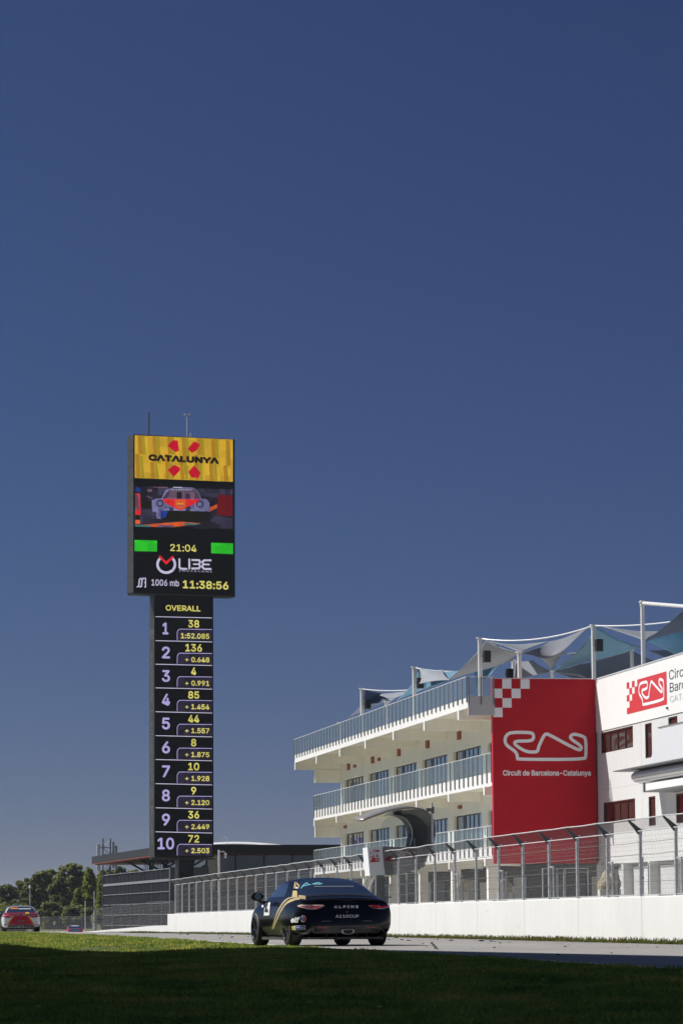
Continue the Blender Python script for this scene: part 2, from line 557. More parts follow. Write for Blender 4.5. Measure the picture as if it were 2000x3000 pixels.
# rubber marbles and clods on the asphalt
mb = MB()
rnd = random.Random(11)
for i in range(230):
    D = 36 + rnd.random() ** 0.8 * 95
    band = rnd.random()
    x = right_edge(D) - 0.35 - abs(rnd.gauss(0, 1.0)) if band < 0.8 else float(left_edge(D)) + 0.3 + rnd.random() * 3
    s = 0.008 + rnd.random() ** 5 * 0.032
    z = zgf(x, D) + 0.006
    a = rnd.random() * 6.28
    pts = [(x + math.cos(a + k * 1.256) * s * rnd.uniform(.7, 1.7), D + math.sin(a + k * 1.256) * s * rnd.uniform(1, 3)) for k in range(5)]
    mb.prism_z(pts, z, z + s * rnd.uniform(.3, .8))
o = mb.build('rubber_debris', new_mat('rubber_crumb', (0.03, 0.027, 0.025), 0.9)); o['kind'] = 'stuff'
# tar seam on the track
mb = MB()
for (p, q_) in [((1262, 2764), (1279, 2788))]:
    A, B_ = P(p[0], p[1], 71), P(q_[0], q_[1], 55)
    pts = [(A.x + (B_.x - A.x) * k / 10 + 0.02 * math.sin(k * 2), A.y + (B_.y - A.y) * k / 10) for k in range(11)]
    mb.grid([[(x - 0.02, y, zgf(x, y) + 0.012), (x + 0.02, y, zgf(x, y) + 0.012)] for x, y in pts])
o = mb.build('tar_seam', new_mat('tar', (0.05, 0.048, 0.045), 0.6)); o['kind'] = 'structure'

# ---------------------------------------------------------------- grass blades (one mesh, stuff)
def blades(name, X, Y, H, W, mat, seed, lean=1.1, zoff=0.0):
    r = np.random.RandomState(seed)
    n = len(X)
    Z = zg(X, Y) - 0.012 + zoff
    a = r.rand(n) * 2 * np.pi
    # blades face roughly across the view so that they cover
    ca, sa = np.cos(a), np.sin(a)
    l = H * lean * r.rand(n)
    la = r.rand(n) * 2 * np.pi
    lx, ly = np.cos(la) * l, np.sin(la) * l
    v = np.empty((n, 5, 3))
    v[:, 0] = np.stack([X - ca * W, Y - sa * W, Z - 0.01], -1)
    v[:, 1] = np.stack([X + ca * W, Y + sa * W, Z - 0.01], -1)
    v[:, 2] = np.stack([X + ca * W * .8 + lx * .4, Y + sa * W * .8 + ly * .4, Z + H * .6], -1)
    v[:, 3] = np.stack([X - ca * W * .8 + lx * .4, Y - sa * W * .8 + ly * .4, Z + H * .6], -1)
    v[:, 4] = np.stack([X + lx, Y + ly, Z + H * (1 - 0.3 * r.rand(n))], -1)
    b = np.arange(n)[:, None] * 5
    loops = np.concatenate([b + [[0, 1, 2, 3]], b + [[3, 2, 4]]], 1).ravel()
    me = bpy.data.meshes.new(name)
    me.vertices.add(n * 5); me.vertices.foreach_set('co', v.ravel())
    me.loops.add(len(loops)); me.loops.foreach_set('vertex_index', loops)
    me.polygons.add(n * 2)
    st = (np.arange(n)[:, None] * 7 + [[0, 4]]).ravel()
    me.polygons.foreach_set('loop_start', st)
    me.update(calc_edges=True)
    me.materials.append(mat)
    o = bpy.data.objects.new(name, me); COL.objects.link(o); o['kind'] = 'stuff'
    return o

def grass_mat(name, c1, c2, c3, sc=0.8, patches=False, tl=0.55):
    m = new_mat(name, c1, 0.65, base2=c2, nscale=sc, spec=0.3)
    nt = m.node_tree
    b = nt.nodes['Principled BSDF']
    # blade-to-blade variation from random per island
    g = nt.nodes.new('ShaderNodeNewGeometry')
    rp = nt.nodes.new('ShaderNodeValToRGB')
    rp.color_ramp.elements[0].color = (0.55, 0.6, 0.5, 1)
    rp.color_ramp.elements[1].color = (1.35, 1.25, 1.1, 1)
    e = rp.color_ramp.elements.new(0.95); e.color = (1.2, 1.15, 1.0, 1)
    rp.color_ramp.elements[2].color = c3
    nt.links.new(g.outputs['Random Per Island'], rp.inputs[0])
    mx = nt.nodes.new('ShaderNodeMix'); mx.data_type = 'RGBA'; mx.blend_type = 'MULTIPLY'; mx.inputs[0].default_value = 1
    src = b.inputs['Base Color'].links[0].from_socket
    nt.links.new(src, mx.inputs[6]); nt.links.new(rp.outputs[0], mx.inputs[7])
    nt.links.new(mx.outputs[2], b.inputs['Base Color'])
    if patches:
        tcp = nt.nodes.new('ShaderNodeTexCoord'); mpp = nt.nodes.new('ShaderNodeMapping'); mpp.inputs['Scale'].default_value = (1.1, .28, 1)
        npz = nt.nodes.new('ShaderNodeTexNoise'); npz.inputs['Scale'].default_value = 1.0; npz.inputs['Detail'].default_value = 5; npz.inputs['Roughness'].default_value = .7
        rpp = nt.nodes.new('ShaderNodeValToRGB')
        rpp.color_ramp.elements[0].position = .36; rpp.color_ramp.elements[0].color = (.55, .68, .75, 1)
        rpp.color_ramp.elements[1].position = .66; rpp.color_ramp.elements[1].color = (1.9, 1.2, 1.5, 1)
        ee = rpp.color_ramp.elements.new(.50); ee.color = (1.05, 1.05, 1.0, 1)
        mxp = nt.nodes.new('ShaderNodeMix'); mxp.data_type = 'RGBA'; mxp.blend_type = 'MULTIPLY'; mxp.inputs[0].default_value = 1
        nt.links.new(tcp.outputs['Object'], mpp.inputs[0]); nt.links.new(mpp.outputs[0], npz.inputs['Vector']); nt.links.new(npz.outputs[0], rpp.inputs[0])
        nt.links.new(mx.outputs[2], mxp.inputs[6]); nt.links.new(rpp.outputs[0], mxp.inputs[7])
        nt.links.new(mxp.outputs[2], b.inputs['Base Color'])
        mx = mxp
    tr = nt.nodes.new('ShaderNodeBsdfTranslucent')
    nt.links.new(mx.outputs[2], tr.inputs[0])
    ms = nt.nodes.new('ShaderNodeMixShader'); ms.inputs[0].default_value = tl
    out = nt.nodes['Material Output']
    nt.links.new(b.outputs[0], ms.inputs[1]); nt.links.new(tr.outputs[0], ms.inputs[2]); nt.links.new(ms.outputs[0], out.inputs[0])
    return m
M['grass'] = grass_mat('grass_blades', (0.18, 0.27, 0.045), (0.40, 0.48, 0.11), (2.0, 1.5, 1.0, 1), .8, True)
M['grass_dry'] = grass_mat('verge_grass', (0.10, 0.115, 0.025), (0.15, 0.14, 0.05), (2.2, 1.8, 1.2, 1))
# near lawn: density by clumps
def lawn(n, y0, y1, pw, seed):
    r = np.random.RandomState(seed)
    Y = y0 + (y1 - y0) * r.rand(n) ** pw
    hw = 0.104 * Y + 0.8
    X = (r.rand(n) * 2 - 1) * hw
    e = left_edge(Y) - 0.03 - 0.06 * (r.rand(n)) + 0.05 * np.sin(Y * 1.7) * np.sin(Y * 4.1)
    k = X < e
    return X[k], Y[k], r
X, Y, r = lawn(380000, 12.5, 62, 0.80, 1)
cl = np.sin(X * 5.3 + np.sin(Y * 1.9) * 2) * np.sin(Y * 2.3 + np.sin(X * 3.1)) * 0.5 + 0.5
blades('lawn_near', X, Y, (0.030 + 0.030 * r.rand(len(X))) * (0.6 + 0.8 * cl), 0.0035 + 0.005 * r.rand(len(X)), M['grass'], 5)
X, Y, r = lawn(300000, 58, 172, 0.85, 2)
cl = np.sin(X * 2.3 + np.sin(Y * .7) * 2) * np.sin(Y * .9 + np.sin(X * 1.9)) * 0.5 + 0.5
blades('lawn_far', X, Y, (0.035 + 0.035 * r.rand(len(X))) * (0.5 + 0.9 * cl), 0.007 + 0.008 * r.rand(len(X)), M['grass'], 6)
X, Y, r = lawn(90000, 11.0, 21, 0.9, 12)
blades('lawn_nearest', X, Y, 0.030 + 0.035 * r.rand(len(X)), 0.0035 + 0.004 * r.rand(len(X)), M['grass'], 15)
# coarse tufts breaking the lawn
r = np.random.RandomState(9)
tx, ty = [], []
for i in range(700):
    D = 16 + r.rand() ** .7 * 110; x = (r.rand() * 2 - 1) * (0.104 * D)
    if x < left_edge(D) - 0.2:
        m_ = r.randint(25, 70); s = 0.04 + r.rand() * 0.10
        tx.append(x + r.randn(m_) * s); ty.append(D + r.randn(m_) * s * 1.2)
X = np.concatenate(tx); Y = np.concatenate(ty)
k = X < left_edge(Y) - 0.02
X, Y = X[k], Y[k]
blades('lawn_tufts', X, Y, 0.05 + 0.055 * r.rand(len(X)), 0.004 + 0.005 * r.rand(len(X)), M['grass'], 8, 0.8)
# verge between track and wall
n = 60000
Y = 40 + 172 * r.rand(n) ** 0.9
X = wall_x(Y) - VERGE * r.rand(n) ** 1.25
k = (np.sin(Y * 2.1 + X * 5) * np.sin(Y * .8) + r.rand(n) * 1.6) > 0.15
X, Y = X[k], Y[k]
blades('verge_grass', X, Y, 0.02 + 0.06 * r.rand(len(X)) * (1 + (wall_x(Y) - X < 0.3)), 0.006 + 0.008 * r.rand(len(X)), M['grass_dry'], 4)
# small yellow flowers
mb = MB(); rnd = random.Random(5)
for (px, py) in [(112 * 1, 2973), (276, 2920), (415, 2862), (588, 2888), (737, 2846), (1275, 2835), (1415, 2861), (1590, 2888), (1330, 2940), (1112, 2974), (1250, 2877), (1740, 2846), (905, 2960), (480, 2952)]:
    D = CAM_H * 10000 / max(20, py - 2694 + 0.006 * (px - 1000))
    p = P(px, py, D)
    z = zgf(p.x, p.y) + 0.045
    mb.prism_z([(p.x + 0.014 * math.cos(a), p.y + 0.014 * math.sin(a)) for a in [k * 1.047 for k in range(6)]], z, z + 0.012)
    mb.tube([(p.x, p.y, z - 0.05), (p.x, p.y, z)], 0.0015, 4)
o = mb.build('wild_flowers', new_mat('flower_yellow', (0.55, 0.45, 0.08), 0.7)); o['kind'] = 'stuff'

# ---------------------------------------------------------------- pit wall
WALL_TOP = 0.92
def wz(D):      # ground at the wall foot
    return zgf(wall_x(D), D)
cosw = 1 / math.sqrt(1 + 0.155 ** 2)
WROT = math.atan(0.155)
rw = random.Random(21)
wall = thing('pit_wall', 'long white painted concrete wall running along the right side of the track', 'wall', (wall_x(24), 24, 0))
D = 24.0
edges = []
while D < 163.5:
    edges.append(D); D += 5.80
edges.append(164.0)
wrel = Vector((wall_x(24), 24, 0))
for i in range(len(edges) - 1):
    a, b = edges[i] + 0.008, edges[i + 1] - 0.008
    mb = MB()
    z0a, z0b = wz(a) - 0.2, wz(b) - 0.2
    ta, tb = WALL_TOP + wz(a), WALL_TOP + wz(b)
    th = 0.28
    c = 0.018
    def sec(D_, t_, z0):
        x = wall_x(D_)
        return [Vector((x, D_, z0)) - wrel, Vector((x, D_, t_ - c)) - wrel, Vector((x + c, D_, t_)) - wrel, Vector((x + th - c, D_, t_)) - wrel, Vector((x + th, D_, t_ - c)) - wrel, Vector((x + th, D_, z0)) - wrel]
    A_, B_ = sec(a, ta, z0a), sec(b, tb, z0b)
    mb.add(A_ + B_, [(0, 1, 2, 3, 4, 5), (11, 10, 9, 8, 7, 6)] + [(k, k + 6, (k + 1) % 6 + 6, (k + 1) % 6) for k in range(6)])
    mb.build('wall_panel', M['wall'], wall)
mb = MB()
for i in range(46):
    D_ = rw.uniform(62, 150); x = wall_x(D_); z = wz(D_) + rw.uniform(.12, .85); L_ = rw.uniform(.03, .5) if rw.random() < .5 else .03
    h_ = rw.uniform(.003, .012)
    p = Vector((x - .003, D_, z)) - wrel; q_ = Vector((wall_x(D_ + L_) - .003, D_ + L_, z + rw.uniform(-.01, .01))) - wrel
    mb.add([p, q_, q_ + Vector((0, 0, h_)), p + Vector((0, 0, h_))], [(0, 1, 2, 3)])
mb.build('scuff_marks', M['print_grey'], wall)['kind'] = 'stuff'
# low far wall
low = thing('low_wall', 'low white concrete wall continuing beyond the step of the long wall, below the far netting', 'wall', (wall_x(164), 164, 0))
lrel = Vector((wall_x(164), 164, 0))
edges = [164.02 + i * 8 for i in range(34)]
def lowx(D):
    return wall_x(D) if D < 212 else (wall_x(212) - 0.0715 * (D - 212) if D < 400 else wall_x(212) - 0.0715 * 188 - 0.32 * (D - 400))
for i in range(33):
    a, b = edges[i], edges[i + 1] - 0.02
    vs = []
    for D_ in (a, b):
        x = lowx(D_); g = float(np.interp(D_, [164, 172, 212, 333, 450], [-.15, -.18, -.55, -1.15, -1.35])); t_ = g + float(np.interp(D_, [164, 212, 300], [.40, .37, .5]))
        vs += [Vector((x, D_, g - .4)) - lrel, Vector((x, D_, t_)) - lrel, Vector((x + .3, D_, t_)) - lrel, Vector((x + .3, D_, g - .4)) - lrel]
    MB().add(vs, [(0, 1, 2, 3), (7, 6, 5, 4), (0, 4, 5, 1), (1, 5, 6, 2), (2, 6, 7, 3), (3, 7, 4, 0)]).build('wall_panel', M['wall'], low)

# ---------------------------------------------------------------- catch fence on the wall
fence = thing('catch_fence', 'galvanised catch fence with netting and cranked posts standing on the long white wall', 'fence', (wall_x(56), 56, WALL_TOP))
frel = Vector((wall_x(56), 56, WALL_TOP))
DIRF = Vector((-0.155, 1, 0)).normalized()      # away from the camera
OUT = Vector((-1, -0.155, 0)).normalized()      # towards the track
def fbase(D_):
    return Vector((wall_x(D_) + 0.10, D_, WALL_TOP + wz(D_) * 1.0)) - frel
PH = 1.36
ARM = 0.24
postD = [67.9 - 2.92 * 4 + 2.92 * i for i in range(37)]
postD = [d for d in postD if d < 163.8]
pm = MB()
pm.box(-0.022, 0.022, -0.03, 0.03, 0, PH)                # H profile web
pm.box(-0.035, -0.023, -0.042, 0.042, 0, PH - 0.05)
pm.box(-0.05, 0.05, -0.06, 0.06, 0.0, 0.018)
post0 = pm.build('post', M['steel'], fence, loc=fbase(postD[0]), rotz=WROT)
am = MB()
am.prism_y([(0.03, PH - 0.10), (0.03, PH + 0.01), (-ARM, PH + 0.215), (-ARM - 0.03, PH + 0.20), (-0.045, PH - 0.09)], -0.022, 0.022)
arm0 = am.build('arm', M['steel_dull'], post0)
bm_ = MB().tube([(0.05, -0.05, PH + .03), (0.05, 0.05, PH + .03)], 0.013, 6).tube([(-ARM - .01, -0.05, PH + .22), (-ARM - .01, 0.05, PH + .22)], 0.018, 6)
br0 = bm_.build('bracket', M['steel'], post0)
for d in postD[1:]:
    o = inst(post0, 'post', fence, fbase(d), (0, 0, WROT))
    inst(arm0, 'arm', o); inst(br0, 'bracket', o)
rndf = random.Random(2)
heights = [0.012, 0.30, 0.58, 0.86, 1.11]
for i in range(len(postD) - 1):
    A_, B_ = fbase(postD[i]), fbase(postD[i + 1])
    Mid = (A_ + B_) / 2
    # top and bottom tubes
    off = OUT * 0.06
    MB().tube([A_ + off + Vector((0, 0, PH - .02)), B_ + off + Vector((0, 0, PH - .02))], 0.013, 6).build('top_rail', M['steel'], fence)
    MB().tube([A_ + Vector((0, 0, .03)), B_ + Vector((0, 0, .03))], 0.011, 6).build('bottom_rail', M['steel'], fence)
    sg = rndf.uniform(-.012, .012)
    tipA, tipB = A_ + OUT * ARM + Vector((0, 0, PH + .22)), B_ + OUT * ARM + Vector((0, 0, PH + .22))
    MB().tube([tipA, (tipA + tipB) / 2 - Vector((0, 0, 0.015 + sg)), tipB], 0.014, 6).build('tip_rail', M['steel'], fence)
    for h in heights[1:]:
        s = rndf.uniform(0.0, .02)
        MB().tube([A_ + off + Vector((0, 0, h)), Mid + off + Vector((0, 0, h - s)), B_ + off + Vector((0, 0, h))], 0.0052, 4).build('cable', M['wire'], fence)
    # netting of crossing zigzag wires: real wires, joined per bay
    mb = MB()
    L = (B_ - A_).length
    u = (B_ - A_).normalized()
    cell = 0.075
    w = 0.0024
    def ribbon(p, q_):
        d = (q_ - p).normalized(); nn = d.cross(OUT).normalized() * w
        mb.add([p - nn, p + nn, q_ + nn, q_ - nn], [(0, 1, 2, 3)])
    H = PH - 0.03
    cnt = int((L + H) / cell)
    for k in range(cnt):
        s0 = k * cell - H
        for sgn in (1, -1):
            # line from (s0,0) to (s0+H,H) clipped to 0..L
            a0, a1 = max(0, s0), min(L, s0 + H)
            if a1 - a0 < 0.02: continue
            z0_, z1_ = a0 - s0, a1 - s0
            if sgn < 0: z0_, z1_ = H - z0_, H - z1_
            sw = 0.012 * math.sin(k * 1.7 + i)
            ribbon(A_ + off * 0.8 + u * a0 + Vector((0, 0, z0_ + .02)), A_ + off * 0.8 + u * a1 + Vector((0, 0, z1_ + .02)) + OUT * sw)
    # cranked part
    sl = (OUT * ARM + Vector((0, 0, .22)))
    Hs = sl.length; sl.normalize()
    cnt = int((L + Hs) / cell)
    base = A_ + Vector((0, 0, PH))
    for k in range(cnt):
        s0 = k * cell - Hs
        for sgn in (1, -1):
            a0, a1 = max(0, s0), min(L, s0 + Hs)
            if a1 - a0 < 0.01: continue
            z0_, z1_ = a0 - s0, a1 - s0
            if sgn < 0: z0_, z1_ = Hs - z0_, Hs - z1_
            ribbon(base + u * a0 + sl * z0_, base + u * a1 + sl * z1_)
    for h in [0.06 + 0.09 * j for j in range(14)]:
        p, q_ = A_ + off * .8 + Vector((0, 0, h)), B_ + off * .8 + Vector((0, 0, h + rndf.uniform(-.006, .006)))
        nn = Vector((0, 0, 0.0018)); mb.add([p - nn, p + nn, q_ + nn, q_ - nn], [(0, 1, 2, 3)])
    o = mb.build('netting', M['wire'], fence); o['kind'] = 'stuff'
# narrow marshal slots beside every second post
for i, d in enumerate(postD[2:14]):
    if i % 2 == 0:
        b0 = fbase(d) - DIRF * 0.42
        mb = MB()
        for s in (0.02, 0.38):
            p = b0 + DIRF * s
            mb.tube([p, p + Vector((0, 0, .74))], 0.020, 6)
        mb.tube([b0 + DIRF * -.02 + Vector((0, 0, .74)), b0 + DIRF * .42 + Vector((0, 0, .74))], 0.022, 6)
        f = mb.build('slot_frame', M['steel'], fence)
        g = MB()
        p = b0 + DIRF * .05 - OUT * .12; q_ = b0 + DIRF * .35 - OUT * .12
        g.add([p, q_, q_ + Vector((0, 0, .72)), p + Vector((0, 0, .72)), p - OUT * .02, q_ - OUT * .02, q_ - OUT * .02 + Vector((0, 0, .72)), p - OUT * .02 + Vector((0, 0, .72))],
              [(0, 1, 2, 3), (7, 6, 5, 4), (0, 3, 7, 4), (1, 5, 6, 2), (2, 6, 7, 3), (0, 4, 5, 1)])
        g.build('slot_board', M['steel_dull'], fence)

# ---------------------------------------------------------------- far fence along the low wall
far = thing('far_fence', 'sagging grey netting fence on thin posts behind the low white wall at the bend', 'fence', (lowx(166), 166, 0))
fr = Vector((lowx(166), 166, 0))
def fg(D_):
    return float(np.interp(D_, [160, 172, 212, 333, 450], [-.10, -.15, -.5, -1.15, -1.35]))
fd = [166 + 5.6 * i for i in range(52)]
ft = []
for i, d in enumerate(fd):
    p = Vector((lowx(d) + 0.5, d, fg(d))) - fr
    h = float(np.interp(d, [166, 212, 320, 450], [1.55, 1.75, 2.2, 2.35])) + rndf.uniform(-.05, .05)
    ft.append((p, h))
    MB().tube([p, p + Vector((0, 0, h)), p + Vector((-.22, 0, h + .16))], 0.025, 5).build('post', M['steel_dull'], far)
for i in range(len(fd) - 1):
    (A_, ha), (B_, hb) = ft[i], ft[i + 1]
    mb = MB()
    for k in range(9):
        fa = k / 8
        pa, pb = A_ + Vector((0, 0, .25 + (ha - .25) * fa)), B_ + Vector((0, 0, .25 + (hb - .25) * fa))
        mb.tube([pa, (pa + pb) / 2 - Vector((0, 0, rndf.uniform(.02, .09))), pb], 0.007 if k < 8 else 0.013, 3)
    mb.build('cable_run', M['far_wire'], far)['kind'] = 'stuff'
    mb = MB()
    L = (B_ - A_).length; u = (B_ - A_) / L
    for k in range(int(L / 0.16)):
        p = A_ + u * (k * .16)
        f_ = k * .16 / L; h = ha + (hb - ha) * f_
        w = 0.008
        mb.add([p + Vector((-.03, 0, .2)), p + u * w * 2 + Vector((-.03, 0, .2)), p + u * (w * 2 + .12) + Vector((-.03, 0, h)), p + u * .12 + Vector((-.03, 0, h))], [(0, 1, 2, 3)])
        mb.add([p + Vector((.03, 0, h)), p + u * w * 2 + Vector((.03, 0, h)), p + u * (w * 2 + .12) + Vector((.03, 0, .2)), p + u * .12 + Vector((.03, 0, .2))], [(0, 1, 2, 3)])
    mb.build('netting', M['far_wire'], far)['kind'] = 'stuff'

# ---------------------------------------------------------------- grandstand to the left, outside the frame (it shades the foreground)
E0, E1 = Vector((-3.7, 14.0)), Vector((-31.7, 100.0))
H_ST = 18.0
g = thing('grandstand', 'tall concrete grandstand block beside the lawn, casting the wide shadow', 'grandstand', (E0.x, E0.y, 0), math.atan2(-(E1 - E0).x, (E1 - E0).y))

GL = (E1 - E0).length
g['label'] = 'tall open concrete grandstand with deep flat roof beside the lawn, casting the wide shadow'
MB().box(-24, 0, 0, GL, H_ST - 0.7, H_ST).build('roof', M['concrete'], g)
for k in range(12):
    MB().box(-8.0 - k * 1.1, -6.9 - k * 1.1 - .005, 1, GL - 1, -0.3, 0.9 + k * 0.62).build('terrace_step', M['concrete'], g)
for k in range(int(GL / 12) + 1):
    y = min(1.0 + k * 12.0, GL - 1.2)
    MB().tube([(-21.6, y + .3, -.3), (-21.6, y + .3, H_ST - .72)], .35, 12).build('column', M['concrete'], g)
    MB().tube([(-21.6, y + .3, H_ST - 6), (-10, y + .3, H_ST - .75)], .18, 8).build('roof_strut', M['steel_dull'], g)
# ---------------------------------------------------------------- pit building
P0 = Vector((7.26, 165.0, 0))
BROT = math.atan(0.16)
UA = Vector((-math.sin(BROT), math.cos(BROT), 0))     # away along the front
UB = Vector((math.cos(BROT), math.sin(BROT), 0))      # inward
def BW(t, s, z):      # building coordinates to world
    return P0 + UB * t + UA * s + Vector((0, 0, z))
BZ = 0.0
far_b = thing('pit_building', 'white pit building wing with balconies, glass railings and red end panel', 'building', P0, BROT)
S_END = 57.6
beams = [57.75 - 9.25 * k for k in range(7)]        # 57.75 ... 2.25
# decks: (outer t, top z of slab, fascia bottom z, beam bottom z, s start)
decks = [('roof', -1.24, 11.12, 10.60, 10.14), ('balcony', 0.0, 7.52, 6.86, 6.48), ('balcony', 0.0, 3.98, 3.36, 3.02)]
TW = 1.72
for nm, t0, zt, zb, zz in decks:
    root = far_b
    sl = MB().box(t0 + 0.16, 16 if nm == 'roof' else TW, 0.02, S_END + (0.3 if nm == 'roof' else 0), zb + 0.12, zt - 0.02).build(nm + '_slab', M['cream'], root)
    # fascia panels between beams
    cuts = [S_END + 0.45] + [b for b in beams[1:]] + [0.02]
    for a, b in zip(cuts[:-1], cuts[1:]):
        MB().box(t0, t0 + 0.15, b + 0.012, a - 0.012, zb, zt).build('fascia_panel', M['white'], sl)
    for b in beams:
        MB().prism_y([(t0 - 0.02, zt - 0.55), (t0 - 0.02, zz), (TW, zz), (TW, zb + 0.118), (t0 + 0.151, zb + 0.118), (t0 + 0.151, zt - 0.55)], b - 0.17, b + 0.17).build('beam', M['cream'], root)
        # bright painted end block of the beam
        MB().box(t0 - 0.035, t0 - 0.021, b - 0.18, b + 0.18, zz - 0.01, zb).build('beam_end', M['white'], root)
# closing wall of the roof deck at the near end, its shade put into the grey
MB().box(-1.235, 0.06, -0.15, 0.018, 10.24, 11.17).build('roof_end_wall', M['shaded_wall_grey'], far_b)
# end brackets at the far end
for za, zb in ((9.3, 10.13), (5.75, 6.47)):
    MB().box(0.0, TW + 0.2, S_END - 0.05, S_END + 0.16, za, zb).build('end_bracket', M['cream'], far_b)
# main wall with openings: built from piers, spandrels
zf = [(3.36, 5.95, 4.0), (6.86, 9.42, 7.5)]
wins = [(11.6 + 9.25 * j, 19.15 + 9.25 * j) for j in range(-1, 5)]
def wallbox(s0, s1, z0, z1, nm='wall_panel'):
    MB().box(TW, TW + 0.3, s0, s1, z0, z1).build(nm, M['cream'], far_b)
for (zs, zh, zsill) in zf:
    prev = 0.3
    for (a, b) in wins:
        a = max(a, 0.3)
        if a > prev: wallbox(prev, a, zs + .02, zh, 'pilaster')
        prev = b
    wallbox(prev, S_END, zs + .02, zh, 'pilaster')
wallbox(0.3, S_END, 9.421, 10.70, 'spandrel')
wallbox(0.3, S_END, 5.951, 6.97, 'spandrel')
# windows
def window_far(z0, z1, w, lit):
    m = bpy.data.objects.new('window', None); COL.objects.link(m); m.parent = far_b
    fr_ = MB()
    fr_.box(0, .12, 0, w, 0, .07).box(0, .12, 0, w, z1 - z0 - .07, z1 - z0)
    fr_.box(0, .12, 0, .12, .07, z1 - z0 - .07).box(0, .12, w - .55, w, .07, z1 - z0 - .07)
    fr_.box(0, .12, w * .30 - .0, w * .30 + .12, .07, z1 - z0 - .07)
    return fr_
first = {}
for (zs, zh, zsill) in zf:
    for (a, b) in wins:
        w = b - a; h = zh - zsill
        fr_ = MB()
        # s grows away from the camera: the far end is the left side in view
        cols = [0.0, .30, 1.35, 2.55, 3.55, 4.55, 5.6, 7.30, 7.55]
        fr_.box(0, .10, 0, w, 0, .07).box(0, .10, 0, w, h - .07, h)
        fr_.box(0, .10, 0, .50, .07, h - .07)
        fr_.box(0, .10, w - .12, w, .07, h - .07)
        for c_ in (1.62, 2.85, 3.95):
            fr_.box(0, .08, c_, c_ + .10, .07, h - .07)
        fr_.box(0, .09, 5.05, 5.75, .07, h - .07)
        if 'f' not in first or first['f'][0] != h:
            first['f'] = (h, fr_)
        fo = fr_.build('window_frame', M['frame'], far_b, loc=(TW + 0.16, a, zsill))
        for (c0, c1, mt) in ((.50, 1.62, 'glass_blue'), (1.72, 2.85, 'glass_blue'), (2.95, 3.95, 'glass_blue'), (4.05, 5.05, 'glass_blue'), (5.75, w - .12, 'glass_olive')):
            MB().box(.03, .05, c0, c1, .07, h - .07).build('pane', M[mt], fo)
# room floor/ceiling behind: dark core
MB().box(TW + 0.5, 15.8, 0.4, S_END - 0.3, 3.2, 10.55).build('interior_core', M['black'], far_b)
MB().box(TW + 0.01, 16, S_END, S_END + 0.14, 3.3, 10.98).build('end_wall', M['cream'], far_b)
# small brown boxes under the soffits
for k in range(5):
    MB().box(TW - 0.10, TW - 0.003, 16.8 + 9.25 * k, 17.55 + 9.25 * k, 9.98, 10.42).build('wall_box', M['redbox'], far_b)
for sv in (42.3, 51.4):
    MB().box(TW - 0.10, TW - 0.003, sv, sv + .6, 10.02, 10.2).build('wall_box', M['redbox'], far_b)
for sv in (16.8, 55.3):
    MB().box(TW - 0.10, TW - 0.003, sv, sv + .75, 6.30, 6.48).build('wall_box', M['redbox'], far_b)
# balustrades
gp = {}
def balustrade(t0, z0, zr, s0, s1, zlow, parent):
    n = int(round((s1 - s0) / 1.16)); d = (s1 - s0) / n
    key = (round(zr - z0, 2), round(d, 2))
    gl = MB().box(-0.055, -0.04, 0.05, d - 0.05, 0, zr - z0).build('glass_panel', M['glass_rail'], parent, loc=(t0, s0, z0))
    po = MB().box(-0.075, -0.012, -0.027, 0.027, zlow - z0, zr - z0 + .03).build('railing_post', M['post_grey'], parent, loc=(t0, s0, z0))
    for i in range(n + 1):
        if i: inst(po, 'railing_post', parent, (t0, s0 + i * d, z0))
        if i and i < n: inst(gl, 'glass_panel', parent, (t0, s0 + i * d, z0))
    MB().tube([(t0 - .045, s0, zr + .03), (t0 - .045, s1, zr + .03)], .022, 6).build('handrail', M['steel'], parent)
balustrade(-1.24, 11.14, 12.08, 0.0, S_END + .4, 10.86, far_b)
balustrade(0.0, 7.54, 8.42, 0.3, S_END + .1, 7.02, far_b)
balustrade(0.0, 4.0, 4.90, 0.3, S_END + .1, 3.5, far_b)
# return rail at the near end of the roof deck
for i in range(3):
    MB().box(-1.24 + i * .62, -1.19 + i * .62, -.20, -.155, 10.75, 12.1).build('railing_post', M['steel_dull'], far_b)
for i in range(2):
    MB().box(-1.17 + i * .62, -.64 + i * .62, -.185, -.17, 11.19, 12.05).build('glass_panel', M['glass_rail'], far_b)
MB().tube([(-1.24, -.18, 12.1), (0.06, -.18, 12.1)], .022, 6).build('handrail', M['steel'], far_b)
# ground floor: columns, garage recess, doors
for b in beams:
    MB().box(0.1, 0.55, b - .22, b + .22, 0, 3.35).build('column', M['cream'], far_b)
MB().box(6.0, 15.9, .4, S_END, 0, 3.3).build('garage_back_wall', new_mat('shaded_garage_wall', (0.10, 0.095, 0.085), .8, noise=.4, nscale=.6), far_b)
rg = random.Random(4)
for k in range(12):
    s0 = 1.5 + k * 4.7
    c = rg.choice(['steel_dull', 'concrete', 'glass_blue', 'black', 'cream'])
    MB().box(5.9, 5.995, s0, s0 + 3.3, 0, 2.4 + rg.random() * .4).build('garage_door', M[c], far_b)

# red panel wall
red_t1 = 5.07
rp = MB().box(0, red_t1, 0.0, 0.28, 3.1, 12.02).build('red_wall', M['red'], far_b)
MB().box(-0.03, red_t1 + .02, -0.02, 0.30, 12.021, 12.06).build('coping', M['steel'], rp)
MB().box(-0.035, -0.002, 0.002, 0.28, 3.1, 12.0).build('edge_trim', new_mat('bright_red_trim', (0.6, 0.02, 0.05), .4), rp)
